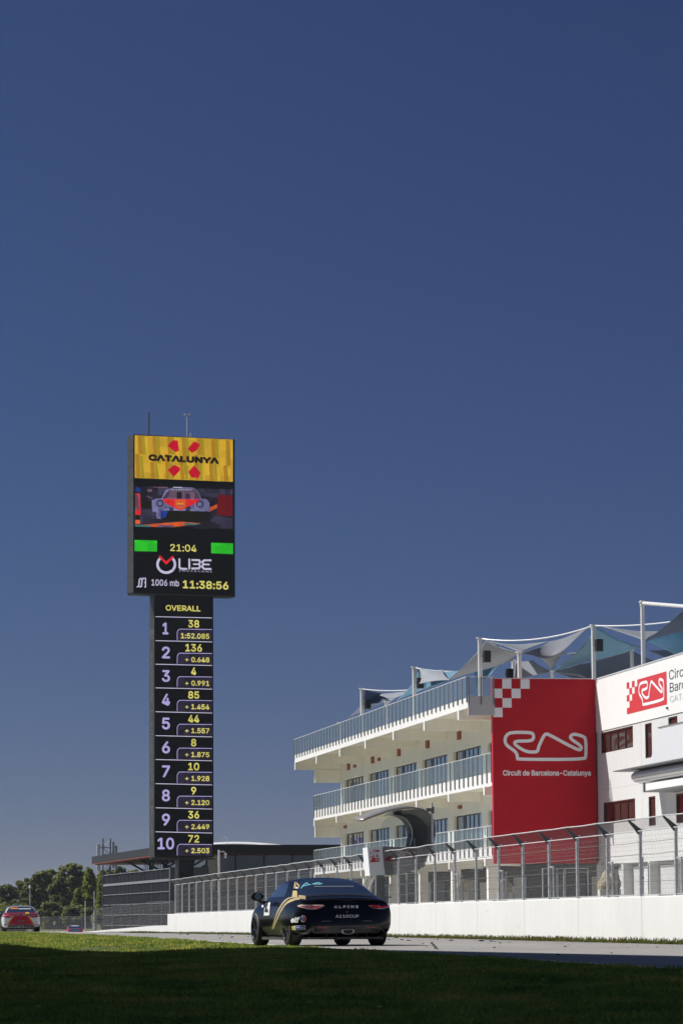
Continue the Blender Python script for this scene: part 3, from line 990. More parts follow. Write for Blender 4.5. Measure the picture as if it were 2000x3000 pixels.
# checker print and lettering, facing the camera (-s side)
def flat_s(vf, s, name, mat, parent):
    """2D (t, z) shapes on a plane facing the camera"""
    v, f = vf
    mb = MB(); mb.add([(p[0], s - dd(p), p[1]) for p in v], f)
    return mb.build(name, mat, parent)
c = 0.452
for (i, j) in ((1, 0), (3, 0), (0, 1), (2, 1), (1, 2), (0, 3)):
    flat_s(([(0.02 + i * c, 12.0 - j * c * 1.02), (0.02 + (i + 1) * c, 12.0 - j * c * 1.02), (0.02 + (i + 1) * c, 12.0 - (j + 1) * c * 1.02), (0.02 + i * c, 12.0 - (j + 1) * c * 1.02)], [(0, 1, 2, 3)]), -0.006, 'checker_square', M['print_white'], rp)
zc = lambda zy: 12.0 - (zy - 620) * .006525
tc_ = lambda zx: (zx - 155) * .00676
flat_s(circuit_in(tc_(238), tc_(832), zc(1215), zc(1015), .155), -0.006, 'circuit_emblem', M['print_white'], rp)
flat_s(text_in('Circuit de Barcelona-Catalunya', tc_(222), tc_(865), zc(1346), zc(1294), .035), -0.006, 'lettering', M['print_white'], rp)

# ---- near block
near_b = thing('control_building', 'white panelled block with slot windows and red logo sign on its parapet', 'building', BW(red_t1 + .03, 0.3, 0), BROT)
# local: x inward from the facade, y away; block runs from y=0 towards the camera (negative)
L2 = 46.0
MB().box(.25, 12, -L2, -.02, 0, 11.9).build('core', M['facade'], near_b)
parts_z = [(9.44, 11.98, 0.0)]
# upper smooth band
for k in range(6):
    MB().box(0, .245, -(k + 1) * 7.6 + .004, -k * 7.6 - .004 - (.02 if k == 0 else 0), 9.44, 11.98).build('parapet_panel', M['white'], near_b)
MB().box(-.03, .28, -L2, -.03, 11.981, 12.04).build('coping', M['steel'], near_b)
# lower band with openings: boxes around the holes
holes = [(-7.45, -1.05, 8.36, 9.36), (-7.65, -1.35, 4.95, 5.98), (-11.0, -9.75, 7.72, 9.30), (-11.45, -10.2, 4.62, 5.95), (-16.6, -15.1, 4.6, 5.9), (-15.6, -14.0, 9.02, 9.34), (-25, -20, 4.6, 5.9)]
ys = sorted(set([-L2, -.02] + [h[0] for h in holes] + [h[1] for h in holes] + [-9.0, -18.0, -27, -36]))
z_levels = sorted(set([3.02, 9.43, 6.6] + [h[2] for h in holes] + [h[3] for h in holes]))
for a, b in zip(ys[:-1], ys[1:]):
    if b - a < .05: continue
    my = (a + b) / 2
    cur = None
    segs = []
    for z0, z1 in zip(z_levels[:-1], z_levels[1:]):
        mz = (z0 + z1) / 2
        solid = not any(h[0] < my < h[1] and h[2] < mz < h[3] for h in holes)
        brk = abs(z0 - 6.6) < 1e-6
        if solid and cur is not None and not brk: cur[1] = z1
        elif solid: cur = [z0, z1]; segs.append(cur)
        else: cur = None
    for z0, z1 in segs:
        MB().box(.05, .249, a + .0, b - .0, z0 + (.006 if abs(z0 - 6.6) < 1e-6 else 0), z1).build('wall_panel', M['facade'], near_b)
for j in (-9.0, -18.0, -27, -36):
    MB().box(.046, .0495, j - .012, j + .012, 3.02, 9.43).build('panel_joint', M['print_grey'], near_b)
for i, (a, b, z0, z1) in enumerate(holes):
    fo = MB().box(.07, .20, a, a + .12, z0, z1).box(.07, .20, b - .12, b, z0, z1).box(.07, .20, a + .12, b - .12, z0, z0 + .06).box(.07, .20, a + .12, b - .12, z1 - .07, z1)
    n = 4 if b - a > 4 else 1
    wd = (b - a - .24) / n
    for k in range(1, n):
        fo.box(.09, .18, a + .12 + k * wd - .05, a + .12 + k * wd + .05, z0 + .06, z1 - .07)
    fr_ = fo.build('window_frame', M['frame_red'], near_b)
    for k in range(n):
        MB().box(.13, .15, a + .12 + k * wd + (.05 if k else 0), a + .12 + (k + 1) * wd - (.05 if k < n - 1 else 0), z0 + .06, z1 - .07).build('pane', M['glass_brown'], fr_)
# ground floor recess
MB().box(.25, 1.0, -L2, -.02, 2.7, 3.019).build('ground_lintel', M['facade'], near_b)
for k in range(9):
    MB().box(-.2, .25, -5.0 * k - 1.2, -5.0 * k - .8, 0, 3.018).build('column', M['facade'], near_b)

def flat_w(vf, x, name, mat, parent):
    """2D (u to the right in view, z) shapes on the facade facing the track"""
    v, f = vf
    mb = MB(); mb.add([(x - dd(p), -p[0], p[1]) for p in v], f)
    return mb.build(name, mat, parent)
Q = lambda a0, a1, b0, b1: ([(a0, b0), (a1, b0), (a1, b1), (a0, b1)], [(0, 1, 2, 3)])
sg = flat_w(Q(8.65, 14.05, 9.93, 11.41), -.008, 'sign_field', M['red_sign'], near_b)
rh = 1.48 / 5
for j, cells in enumerate([(0, 2), (1,), (0, 2, 3), (1, 2, 3), (0, 1, 2, 3)]):
    pass
grid_red = ["R.R.", ".R.R", "R.RR", ".RRR", "RRRR"]
for j, row in enumerate(grid_red):
    for i, ch in enumerate(row):
        if ch == 'R':
            flat_w(Q(6.6 + i * .512, 6.6 + (i + 1) * .512, 11.41 - (j + 1) * rh, 11.41 - j * rh), -.008, 'checker_square', M['red_sign'], near_b)
flat_w(circuit_in(8.95, 13.55, 10.18, 11.20, .13), -.014, 'circuit_emblem', M['print_white'], near_b)
flat_w(text_in('Circuit de', 14.5, 20.6, 10.98, 11.42, .0), -.010, 'lettering', M['print_dark'], near_b)
flat_w(text_in('Barcelona', 14.6, 20.8, 10.42, 10.84, .0), -.010, 'lettering', M['print_dark'], near_b)
flat_w(text_in('CATALUNYA', 14.6, 21.0, 9.97, 10.26, -.012), -.010, 'lettering', M['print_grey'], near_b)
MB().box(-.08, -.002, -14.25, -14.1, 9.72, 9.80).build('wall_lamp', M['frame'], near_b)

# ---- podium canopy on the near block
can = thing('podium_canopy', 'white sloping podium canopy with rounded silver bullnose, jutting from the slot-windowed facade', 'canopy', BW(red_t1 + .03, 0.3, 0), BROT)
ca, cb = -12.6, -40
MB().add([(-.02, ca, 8.93), (-.02, cb, 8.93), (-.55, cb, 7.13), (-.55, ca, 7.13), (.04, ca, 8.90), (.04, cb, 8.90), (-.50, cb, 7.09), (-.50, ca, 7.09)],
         [(0, 1, 2, 3), (7, 6, 5, 4), (0, 3, 7, 4), (1, 5, 6, 2), (3, 2, 6, 7), (0, 4, 5, 1)]).build('sloping_panel', M['awning'], can)
MB().tube([(-.05, ca + .05, 8.97), (-.05, cb, 8.97)], .03, 6).build('top_rail', M['steel_dull'], can)
MB().prism_x([(ca + .9, 7.02), (ca + .9, 7.06), (cb, 7.10), (cb, 7.02)], -1.95, -.5).build('wing_plate', M['steel_dull'], can)
nb_ = []
rows = []
for k in range(13):
    a = math.pi * k / 12
    rows.append([(-.95 - .62 * math.sin(a) ** .8 * 1.0, y, 6.72 + .30 * math.cos(a)) for y in (ca - .9, cb)])
MB().grid(rows).build('bullnose', M['silver'], can, smooth=True)
MB().add([r_[0] for r_ in rows], [tuple(range(len(rows)))]).build('bullnose_end', M['silver'], can)
for k in range(1, 12, 2):
    p = rows[k]
    MB().tube([(p[0][0] * 1.004, p[0][1], p[0][2]), (p[1][0] * 1.004, p[1][1], p[1][2])], .008, 4).build('seam', M['steel_dull'], can)
MB().box(-.95, .04, cb, ca - .9, 6.40, 6.44).build('soffit', M['cream'], can)
MB().box(-1.35, .04, cb, ca - 2.3, 5.98, 6.04).box(-1.38, -1.30, ca - 2.42, ca - 2.30, 5.98, 6.41).build('balcony_frame', M['steel_dull'], can)
MB().box(-1.28, -1.24, cb, ca - 2.5, 6.05, 6.38).build('balcony_panel', M['white'], can)

# ---------------------------------------------------------------- roof masts, sails, cables, speakers
GM = 'white masts carrying the roof sails'
masts = {}
def mast(key, px, py, D, zbase, r, label, cap=True):
    top = P(px, py, D)
    m = thing('sail_mast', label, 'mast', (top.x, top.y, zbase), 0, GM)
    h = top.z - zbase
    MB().tube([(0, 0, 0), (0, 0, h)], r, 12).build('pole', M['mast'], m, smooth=False)
    MB().tube([(0, 0, h - .01), (0, 0, h + .03)], r * 1.7, 12).build('cap_plate', M['mast'], m)
    MB().tube([(0, 0, h - .18), (0, 0, h - .14)], r * 1.25, 12).build('collar', M['steel'], m)
    masts[key] = (top, m)
    return m
ZR = 11.1
mast('a', 1060, 2018, 210.2, ZR, .115, 'tall white mast farthest along the roof railing, holding the dark grey sail')
mast('b', 1213, 1955, 192.5, ZR, .115, 'tall white mast second from the far end, holding the pale blue sail above the railing')
mast('c', 1405, 1870, 172.8, ZR, .11, 'tall white mast just left of the red panel with a black loudspeaker')
mast('d', 1737, 1832, 165.6, ZR + .9, .105, 'tall white mast at the corner where red panel meets white parapet')
mast('e', 1881, 1765, 158.0, ZR + .8, .10, 'tallest white mast carrying a horizontal white beam')
mast('f', 995, 2118, 215, ZR, .10, 'short white mast between railing glass at the far end of the roof')
mast('g', 1133, 2057, 201, ZR, .12, 'short white mast midway between the two farthest tall masts')
mast('h', 1521, 1912, 168, ZR + .5, .11, 'short thick white mast rising behind the checkered corner of the red panel')
mast('i', 1503, 1934, 188, ZR, .10, 'slim white mast seen just behind the short thick one, with a black loudspeaker')
mast('j', 1617, 1966, 172, ZR + .5, .09, 'short cream mast behind the middle of the red panel top edge')
mast('k', 1850, 1905, 170, ZR + .5, .09, 'short white mast left of the tallest mast above the white parapet')
b_e = MB().tube([P(1881, 1767, 158), P(2120, 1786, 150)], .085, 12).tube([P(1881, 1767, 158) + Vector((0, 0, -.1)), P(1881, 1767, 158) + Vector((0, 0, .12))], .12, 12)
tag(b_e.build('roof_beam', M['mast']), 'horizontal white tubular beam running out of the frame from the tallest mast', 'beam')

def sail(cor, mat, label, curve=0.16, sag=0.0, n=20):
    """anticlastic cloth between four world points, edges drawn inwards"""
    A_, B_, C_, D_ = [Vector(c) for c in cor]
    cen = (A_ + B_ + C_ + D_) / 4
    rows = []
    for i in range(n + 1):
        u = i / n
        row = []
        for j in range(n + 1):
            v = j / n
            p = A_ * (1 - u) * (1 - v) + B_ * u * (1 - v) + C_ * u * v + D_ * (1 - u) * v
            e = 1 - (1 - 4 * u * (1 - u)) * (1 - 4 * v * (1 - v))
            m_u = 4 * u * (1 - u) * (2 * v - 1) ** 2 + 4 * v * (1 - v) * (2 * u - 1) ** 2
            p = p.lerp(cen, min(.34, curve * 1.15) * m_u)
            p.z -= sag * 16 * u * (1 - u) * v * (1 - v)
            row.append(p)
        rows.append(row)
    mb = MB().grid(rows)
    o = mb.build('shade_sail', mat, smooth=True)
    md = o.modifiers.new('cloth', 'SOLIDIFY'); md.thickness = 0.02
    tag(o, label, 'shade sail', 'tensioned shade sails over the roof terrace')
    return o
sail([P(1069, 2021, 210), P(1192, 2030, 222), P(1142, 2054, 201), P(1018, 2106, 214)], M['sail_dark'], 'dark grey sail at the far end of the roof behind the first tall mast', .22)
sail([P(1100, 2034, 216), P(1206, 2023, 205), P(1180, 2036, 203), P(1145, 2055, 201)], M['sail_light'], 'small pale sail flap hanging below the farthest cable', .15)
sail([P(1226, 1958, 192), P(1368, 1963, 186), P(1318, 1992, 184), P(1160, 2054, 201)], M['sail_blue'], 'sky blue sail stretching left from under the second tall mast', .18, .2)
sail([P(1226, 1958, 192), P(1300, 1962, 190), P(1318, 1992, 184), P(1224, 2005, 191)], M['sail_light'], 'pale blue cloth tucked against the second tall mast', .15)
sail([P(1423, 1875, 173), P(1527, 1913, 168), P(1502, 1936, 186), P(1310, 1996, 186)], M['sail_grey'], 'large grey sail sweeping down left of the mast beside the red panel', .10, .3)
sail([P(1426, 1877, 173), P(1497, 1891, 182), P(1612, 1879, 180), P(1527, 1912, 168)], M['sail_light'], 'thin pale underside of sail above the short thick mast', .12)
sail([P(1527, 1913, 168), P(1612, 1878, 176), P(1722, 1838, 166), P(1616, 1964, 172)], M['sail_grey'], 'grey sail twisting up to the corner mast right of the short thick mast', .20, .2)
sail([P(1505, 1936, 187), P(1560, 1935, 180), P(1616, 1968, 172), P(1498, 2000, 186)], M['sail_grey'], 'low grey sail behind the red panel top edge', .10)
sail([P(1380, 1962, 186), P(1482, 1933, 187), P(1440, 1975, 186), P(1392, 2012, 186)], M['sail_blue'], 'small blue sail seen low between the mast with loudspeaker and the red panel', .12)
sail([P(1560, 1993, 172), P(1600, 1972, 176), P(1660, 1940, 176), P(1612, 1966, 172)], M['sail_light'], 'narrow cream sail strip beside the short cream mast', .08)
sail([P(1747, 1838, 166), P(1880, 1899, 166), P(1850, 1906, 170), P(1622, 1966, 172)], M['sail_blue'], 'large turquoise sail hanging right and left of the corner mast', .13, .25)
sail([P(1622, 1966, 174), P(1850, 1907, 171), P(1945, 1946, 171), P(1740, 2004, 176)], M['sail_dark'], 'slate blue sail low behind the white parapet corner', .05, .1)
sail([P(1618, 1967, 172), P(1700, 1978, 170), P(1745, 2002, 170), P(1690, 1992, 170)], M['sail_light'], 'cream sail edge running down to the parapet corner', .05)
sail([P(1757, 1833, 166), P(1860, 1849, 170), P(1940, 1850, 172), P(1893, 1878, 158)], M['sail_light'], 'thin white sail between corner mast and tallest mast', .10)
sail([P(1893, 1878, 158), P(2010, 1780, 158), P(2040, 1830, 158), P(2010, 1848, 160)], M['sail_dark'], 'dark slate sail rising to the right edge under the beam', .06)
sail([P(1893, 1878, 158), P(2010, 1840, 164), P(2060, 1925, 164), P(1990, 1930, 168)], M['sail_blue'], 'teal sail under the dark slate one at the right edge', .10)
sail([P(1898, 1905, 166), P(1966, 1905, 168), P(2004, 1928, 168), P(1960, 1932, 166)], M['sail_light'], 'small pale sail corner above the white parapet sign', .05)
cab = [((1060, 2019, 210), (1210, 2021, 196), .25, 'first'), ((1213, 1956, 192.5), (1400, 1962, 186), .5, 's'), ((1405, 1871, 172.8), (1737, 1833, 165.6), 1.1, 't'),
       ((1737, 1833, 165.6), (2060, 1806, 158), .5, 'u'), ((1612, 1919, 175), (1704, 1911, 175), .05, 'v')]
cl = ['white cable strung from the farthest tall mast', 'white cable strung from the second tall mast above pale blue cloth', 'long sagging white cable between the loudspeaker mast and the corner mast', 'white cable from the corner mast towards the right edge', 'short white cable crossing the gap between grey and turquoise sails']
for (a, b, sg_, _), lb in zip(cab, cl):
    A_, B_ = P(*a), P(*b)
    pts = [A_.lerp(B_, k / 16) - Vector((0, 0, sg_ * .32 * 4 * (k / 16) * (1 - k / 16))) for k in range(17)]
    tag(MB().tube(pts, .035, 6).build('sail_cable', M['mast']), lb, 'cable', 'white cables between the roof masts')
spk = [(1075, 2064, 209, 'farthest mast'), (1229, 2002, 191, 'second tall mast'), (1424, 1924, 172, 'tall mast left of the red panel'), (1491, 1976, 185, 'slim mast behind the red panel'), (1752, 1891, 165, 'corner mast above the parapet')]
for px, py, D, lb in spk:
    p = P(px, py, D)
    t = thing('loudspeaker', 'black box loudspeaker bracketed to the ' + lb, 'loudspeaker', p, BROT + .3, 'black loudspeakers on the roof masts')
    MB().prism_z([(-.19, -.16), (.19, -.16), (.13, .16), (-.13, .16)], -.30, .30).build('cabinet', M['black'], t, bevel=.02)
    MB().box(-.15, .15, -.175, -.162, -.26, .26).build('grille', M['frame'], t)
    MB().tube([(-.13, 0, 0), (-.28, 0, .02)], .03, 6).build('bracket', M['steel_dull'], t)
# ---------------------------------------------------------------- timing tower
TX, TY = P(540, 2600, 260).x, 260.0
TROT = R(22)
tb_z = zgf(TX, TY)
# front plane through D=260; local x to the right along the face, y to the back
cen_px = 540
tower = thing('timing_tower', 'tall black timing tower with lit scoreboard rows, video screen and yellow top panel', 'tower', (TX, TY, 0), TROT)
FX = Vector((math.cos(TROT), math.sin(TROT), 0))
def tl(px, py):
    """photo point on the tower's front face -> local (x, z)"""
    d = P(px, py, 1.0) - Vector((0, 0, CAM_H))
    # plane: point T0, direction FX and z
    n = Vector((FX.y, -FX.x, 0))
    T0 = Vector((TX, TY, 0)); o = Vector((0, 0, CAM_H))
    k = (T0 - o).dot(n) / d.dot(n)
    p = o + d * k
    return (p - T0).dot(FX), p.z
xl, zt_ = tl(393, 1272); xr, zt2 = tl(688, 1287)
_, zbx = tl(540, 1741)
cl_, _ = tl(456, 2100); cr_, _ = tl(626, 2100)
_, zcb = tl(540, 2512)
ZT = (zt_ + zt2) / 2
# the sign box
box = MB().box(xl, xr, 0.05, 1.45, zbx, ZT).build('head_box', M['led_black'], tower)
MB().box(xl - .06, xl - .002, .0, 1.5, zbx, ZT).build('side_cladding', M['dark_metal'], tower)
MB().box(xl, xr, .06, 1.44, zbx - .10, zbx - .003).build('underside', M['dark_metal'], tower)
for k in range(10):
    z = zbx + (ZT - zbx) * k / 10
    MB().box(xl - .075, xl - .0605, .0, 1.5, z, z + .05).build('cladding_seam', M['black'], tower)
col_ = MB().box(cl_ - .0, cr_, .08, 1.35, zcb, zbx - .1).build('column_box', M['led_black'], tower)
MB().box(cl_ - .05, cl_ - .002, .10, 1.33, zcb, zbx - .1).build('side_cladding', M['dark_metal'], tower)
v, f = text_in('Circuit de Barcelona-Catalunya', zcb + 1.0, zbx - 4.5, .28, 1.15, .02)
MB().add([(cl_ - .075 - dd(p), 1.4 - p[1], p[0]) for p in v], [tuple(reversed(q_)) for q_ in f]).build('side_lettering', M['steel_dull'], tower)
v, f = circuit_in(.3, 1.1, zbx - 3.4, zbx - 2.7, .10)
MB().add([(cl_ - .075, 1.4 - a, b) for a, b in v], f).build('side_emblem', M['steel_dull'], tower)
MB().box(cl_ + 2.0, cl_ + 3.15, .3, 1.3, tb_z - .3, zcb).build('leg', M['black'], tower)
MB().tube([tl(525, 2512)[0:1] + (.3, zcb) if False else (cl_ + 1.85, .15, zcb), (cl_ + 1.85, .15, tb_z)], .06, 8).build('cable_pipe', M['steel_dull'], tower)
MB().box(cl_ - .3, cr_ + .1, .1, .5, zcb - .18, zcb - .05).build('lower_beam', M['dark_metal'], tower)
# panels helper: photo quads on the face
def face(vf, name, mat, lift=.02, parent=None):
    v, f = vf
    return MB().add([(p[0], .05 - lift - dd(p), p[1]) for p in v], f).build(name, M[mat], parent or tower)
def fq(pts, name, mat, lift=.02, parent=None):
    v = [tl(*p) for p in pts]
    # counter-clockwise seen from the front
    return face((v, [tuple(range(len(v)))]), name, mat, lift, parent)
# zoomed coordinates of crop (360,1180)-(720,1760) at 4.0556
Z = lambda x, y: (360 + x / 4.0556, 1180 + y / 4.0556)
def zq(pts, name, mat, lift=.02, parent=None):
    return fq([Z(*p) for p in pts], name, mat, lift, parent)
yel = zq([(142, 892), (1308, 938), (1308, 436), (142, 385)], 'advert_screen', 'led_yellow', .02)
rt = random.Random(8)
for k in range(7):
    x = 190 + k * 174
    top = 385 + (x - 142) * .0437; bot = 892 + (x - 142) * .0395
    mid = (top + bot) / 2 + rt.uniform(-60, 60)
    w = 48
    zq([(x, mid), (x + w, mid), (x + w - 12, top + 4), (x - 12, top + 4)], 'stripe', 'led_ochre', .024, yel)
    zq([(x - 25, bot - 4), (x + w - 25, bot - 4), (x + w - 40, mid), (x - 40, mid)], 'stripe', 'led_ochre', .024, yel)
    if k == 6: continue
    zq([(x + w, mid + 10), (x + w + 38, mid + 10), (x + w + 20, top + 6), (x + w - 10, top + 6)], 'stripe', 'led_olive', .024, yel)
    zq([(x + 30, bot - 4), (x + 68, bot - 4), (x + 45, mid + 20), (x + 12, mid + 20)], 'stripe', 'led_olive', .024, yel)
for pts in ([(530, 510), (625, 587), (668, 568), (652, 448), (595, 443)], [(768, 548), (820, 593), (868, 572), (920, 497), (848, 456)],
            [(532, 798), (604, 880), (682, 800), (672, 766), (610, 735)], [(778, 818), (815, 888), (905, 890), (922, 826), (848, 745)]):
    zq(pts, 'emblem_shape', 'led_crimson', .03, yel)
def ztext(s, x0, x1, y0, y1, mat, name='lettering', bold=.02, slope=.045, lift=.03, parent=None, shear=0.0):
    """text filling the zoomed box; baseline slopes like the face edges"""
    a0, b0 = tl(*Z(x0, y1)); a1, b1 = tl(*Z(x1, y1 + (x1 - x0) * slope)); _, b2 = tl(*Z(x0, y0))
    return face(text_in(s, a0, a1, (b0 + b1) / 2 if False else b0, b2, bold, shear), name, mat, lift, parent)
ztext('C\u039bT\u039bLUNY\u039b', 303, 1142, 608, 690, 'led_ink', 'lettering', .13, .045, .034, yel)
# video screen: flat broadcast picture of a racing car
vid = zq([(142, 1472), (1308, 1508), (1308, 1020), (142, 985)], 'video_screen', 'led_night', .02)
def V(pts, mat, lift): zq(pts, 'video_shape', mat, lift, vid)
V([(420, 1010), (1306, 1030), (1306, 1120), (420, 1100)], 'led_slate', .022)
V([(142, 1425), (420, 1440), (420, 1250), (142, 1240)], 'led_slate', .022)
V([(145, 1470), (600, 1478), (930, 1432), (700, 1412), (145, 1455)], 'led_orange', .026)
V([(145, 1472), (330, 1477), (330, 1455), (145, 1448)], 'led_teal', .030)
V([(1120, 1335), (1304, 1345), (1304, 1100), (1130, 1090)], 'led_maroon', .024)
V([(1035, 1290), (1120, 1250), (1120, 1205), (1035, 1240)], 'led_orange', .024)
V([(1035, 1400), (1306, 1505), (1306, 1380), (1100, 1340)], 'led_slate', .024)
V([(240, 1260), (340, 1265), (400, 1110), (380, 1005), (270, 1010)], 'led_night', .026)
V([(150, 1330), (215, 1335), (205, 1080), (148, 1075)], 'led_red', .028)
V([(152, 1270), (192, 1272), (188, 1095), (150, 1090)], 'led_pink', .030)
V([(145, 1050), (205, 1055), (215, 1010), (160, 1000)], 'led_blue', .030)
V([(145, 1440), (205, 1440), (200, 1390), (150, 1385)], 'led_orange', .030)
V([(345, 1160), (390, 1140), (460, 1135), (510, 1035), (610, 1000), (830, 1005), (890, 1045), (935, 1140), (990, 1140), (1030, 1190), (1030, 1400), (350, 1385)], 'led_body', .032)
V([(468, 1135), (925, 1140), (870, 1045), (820, 1030), (600, 1025), (540, 1040)], 'led_pink', .036)
V([(560, 1045), (830, 1050), (810, 1025), (600, 1020)], 'led_night', .040)
V([(680, 1280), (890, 1185), (920, 1145), (470, 1140), (500, 1190)], 'led_red', .036)
V([(620, 1225), (680, 1270), (745, 1230), (745, 1150), (620, 1150)], 'led_orange', .040)
V([(445, 1370), (500, 1395), (1000, 1405), (1010, 1290), (520, 1280), (455, 1310)], 'led_ink', .038)
V([(450, 1365), (500, 1368), (540, 1285), (450, 1280)], 'led_blue', .042)
for cx in (440, 915):
    V([(cx + 46 * math.cos(a), 1195 + (cx - 440) * .02 - 46 * math.sin(a)) for a in [k * .5236 for k in range(12)]], 'led_slate', .040)
    V([(cx + 28 * math.cos(a), 1195 + (cx - 440) * .02 - 28 * math.sin(a)) for a in [k * .5236 for k in range(12)]], 'led_body', .044)
V([(600, 1008), (700, 1010), (700, 1000), (600, 998)], 'led_white', .046)
V([(686, 1048), (692, 1048), (694, 1120), (682, 1120)], 'led_ink', .044)
for k in range(9):
    V([(575 + k * 28, 1040), (592 + k * 28, 1041), (592 + k * 28, 1029), (575 + k * 28, 1028)], 'led_white', .048)
V([(470, 1140), (520, 1060), (560, 1062), (530, 1138)], 'led_slate', .042)
V([(745, 1142), (800, 1142), (800, 1080), (745, 1078)], 'led_slate', .042)
V([(640, 1140), (700, 1140), (700, 1060), (640, 1060)], 'led_night', .043)
V([(490, 1240), (525, 1235), (500, 1255)], 'led_ink', .044); V([(520, 1185), (550, 1182), (535, 1172)], 'led_ink', .044)
V([(640, 1205), (720, 1207), (720, 1195), (640, 1193)], 'led_yellow', .046); V([(640, 1225), (722, 1227), (722, 1218), (640, 1216)], 'led_pink', .046)
V([(350, 1290), (400, 1300), (400, 1380), (350, 1372)], 'led_slate', .040)
V([(960, 1290), (1030, 1300), (1032, 1400), (985, 1400)], 'led_night', .046)
V([(550, 1240), (600, 1250), (600, 1285), (550, 1280)], 'led_slate', .044); V([(745, 1285), (800, 1286), (800, 1225), (745, 1240)], 'led_slate', .044)
V([(980, 1145), (1030, 1150), (1030, 1135), (975, 1125)], 'led_ink', .046)
V([(235, 1240), (345, 1250), (355, 1170), (250, 1160)], 'led_ink', .030); V([(270, 1110), (350, 1140), (355, 1130), (280, 1100)], 'led_pink', .034)
V([(290, 1055), (345, 1058), (345, 1030), (290, 1028)], 'led_pink', .034); V([(360, 1008), (530, 1012), (530, 1000), (360, 996)], 'led_pink', .034)
V([(1030, 1120), (1130, 1130), (1130, 1030), (1030, 1022)], 'led_slate', .024); V([(1160, 1500), (1240, 1503), (1240, 1440), (1160, 1436)], 'led_slate', .03)
V([(420, 1475), (600, 1480), (600, 1455), (420, 1448)], 'led_pink', .032); V([(720, 1450), (860, 1455), (920, 1440), (740, 1425)], 'led_teal', .032)
V([(150, 1390), (205, 1392), (200, 1335), (150, 1332)], 'led_ink', .034)
V([(350, 1395), (1035, 1412), (1035, 1395), (700, 1385), (350, 1378)], 'led_ink', .041)
# status screen
st = zq([(135, 2215), (1312, 2255), (1312, 1640), (135, 1600)], 'status_screen', 'led_black', .012)
zq([(140, 1762), (407, 1768), (407, 1638), (140, 1630)], 'flag_block', 'led_green', .02, st)
zq([(1050, 1788), (1310, 1798), (1310, 1670), (1050, 1663)], 'flag_block', 'led_green', .02, st)
ztext('21:04', 562, 876, 1677, 1762, 'led_digit', 'digits', .025, .02, .03, st)
ztext('11:38:56', 712, 1256, 2108, 2205, 'led_digit', 'digits', .045, .02, .03, st)
ztext('1006 mb', 340, 668, 2096, 2172, 'led_white', 'digits', .02, .03, .03, st)
def zstroke(pts, w, mat, closed=False, name='emblem', lift=.03):
    v = [tl(*Z(*p)) for p in pts]
    face(stroke(v, w, closed), name, mat, lift, st)
zstroke([(166, 2190), (190, 2180), (196, 2100), (222, 2082)], .10, 'led_white')
zstroke([(200, 2190), (222, 2180), (228, 2100), (252, 2082)], .10, 'led_white')
zstroke([(256, 2085), (270, 2085), (270, 2190), (256, 2190)], .08, 'led_white')
zstroke([(256, 2138), (272, 2138)], .08, 'led_white')
cx, cy, rr = 516, 1920, 104
zstroke([(cx + rr * math.cos(a), cy - rr * 0.95 * math.sin(a)) for a in [2.35 + k * (4.7 / 24) for k in range(25)]], .20, 'led_white')
zstroke([(432, 1822), (515, 1905), (600, 1826)], .18, 'led_red', lift=.036)
zstroke([(430, 1990), (460, 1972)], .03, 'led_black', lift=.04); zstroke([(600, 1990), (572, 1970)], .03, 'led_black', lift=.04)
LW = .15
zstroke([(672, 1850), (672, 1955), (690, 1972), (765, 1975)], LW, 'led_white', name='lettering')
zstroke([(790, 1852), (790, 1978)], LW, 'led_white', name='lettering')
zstroke([(815, 1868), (905, 1870), (918, 1890), (905, 1918), (918, 1945), (905, 1968), (815, 1970)], LW, 'led_white', name='lettering')
zstroke([(835, 1918), (905, 1918)], LW * .8, 'led_white', name='lettering')
zstroke([(1052, 1872), (965, 1872), (945, 1890), (955, 1920), (942, 1950), (965, 1974), (1052, 1976)], LW, 'led_white', name='lettering')
zstroke([(955, 1920), (1030, 1922)], LW * .8, 'led_white', name='lettering')
ztext('I N C I S I O N I', 668, 1056, 1985, 2004, 'led_white', 'lettering', .0, .02, .03, st)
# column rows; crop (400,1720)-(660,2540) at 2.869
Y2 = lambda x, y: (400 + x / 2.869, 1720 + y / 2.869)
def ctext(s, x0, x1, y0, y1, mat, parent, name='digits', bold=.04):
    a0, b0 = tl(*Y2(x0, y1)); a1, _ = tl(*Y2(x1, y1)); _, b2 = tl(*Y2(x0, y0))
    face(text_in(s, a0, a1, b0, b2, bold), name, mat, .045, parent)
def cstroke(pts, w, mat, parent, name='rule_line'):
    face(stroke([tl(*Y2(*p)) for p in pts], w), name, mat, .04, parent)
hd = fq([Y2(150, 245), Y2(640, 262), Y2(640, 95), Y2(150, 85)], 'header_cell', 'led_black', .03)
ctext('OVERALL', 245, 538, 150, 198, 'led_digit', hd, 'lettering', .04)
rows_ = [('1', '38', '1:52.085'), ('2', '136', '+ 0.648'), ('3', '4', '+ 0.991'), ('4', '85', '+ 1.454'), ('5', '44', '+ 1.557'), ('6', '8', '+ 1.875'), ('7', '10', '+ 1.928'), ('8', '9', '+ 2.120'), ('9', '36', '+ 2.449'), ('10', '72', '+ 2.503')]
yb = [248, 450, 648, 847, 1048, 1249, 1450, 1653, 1856, 2058, 2262]
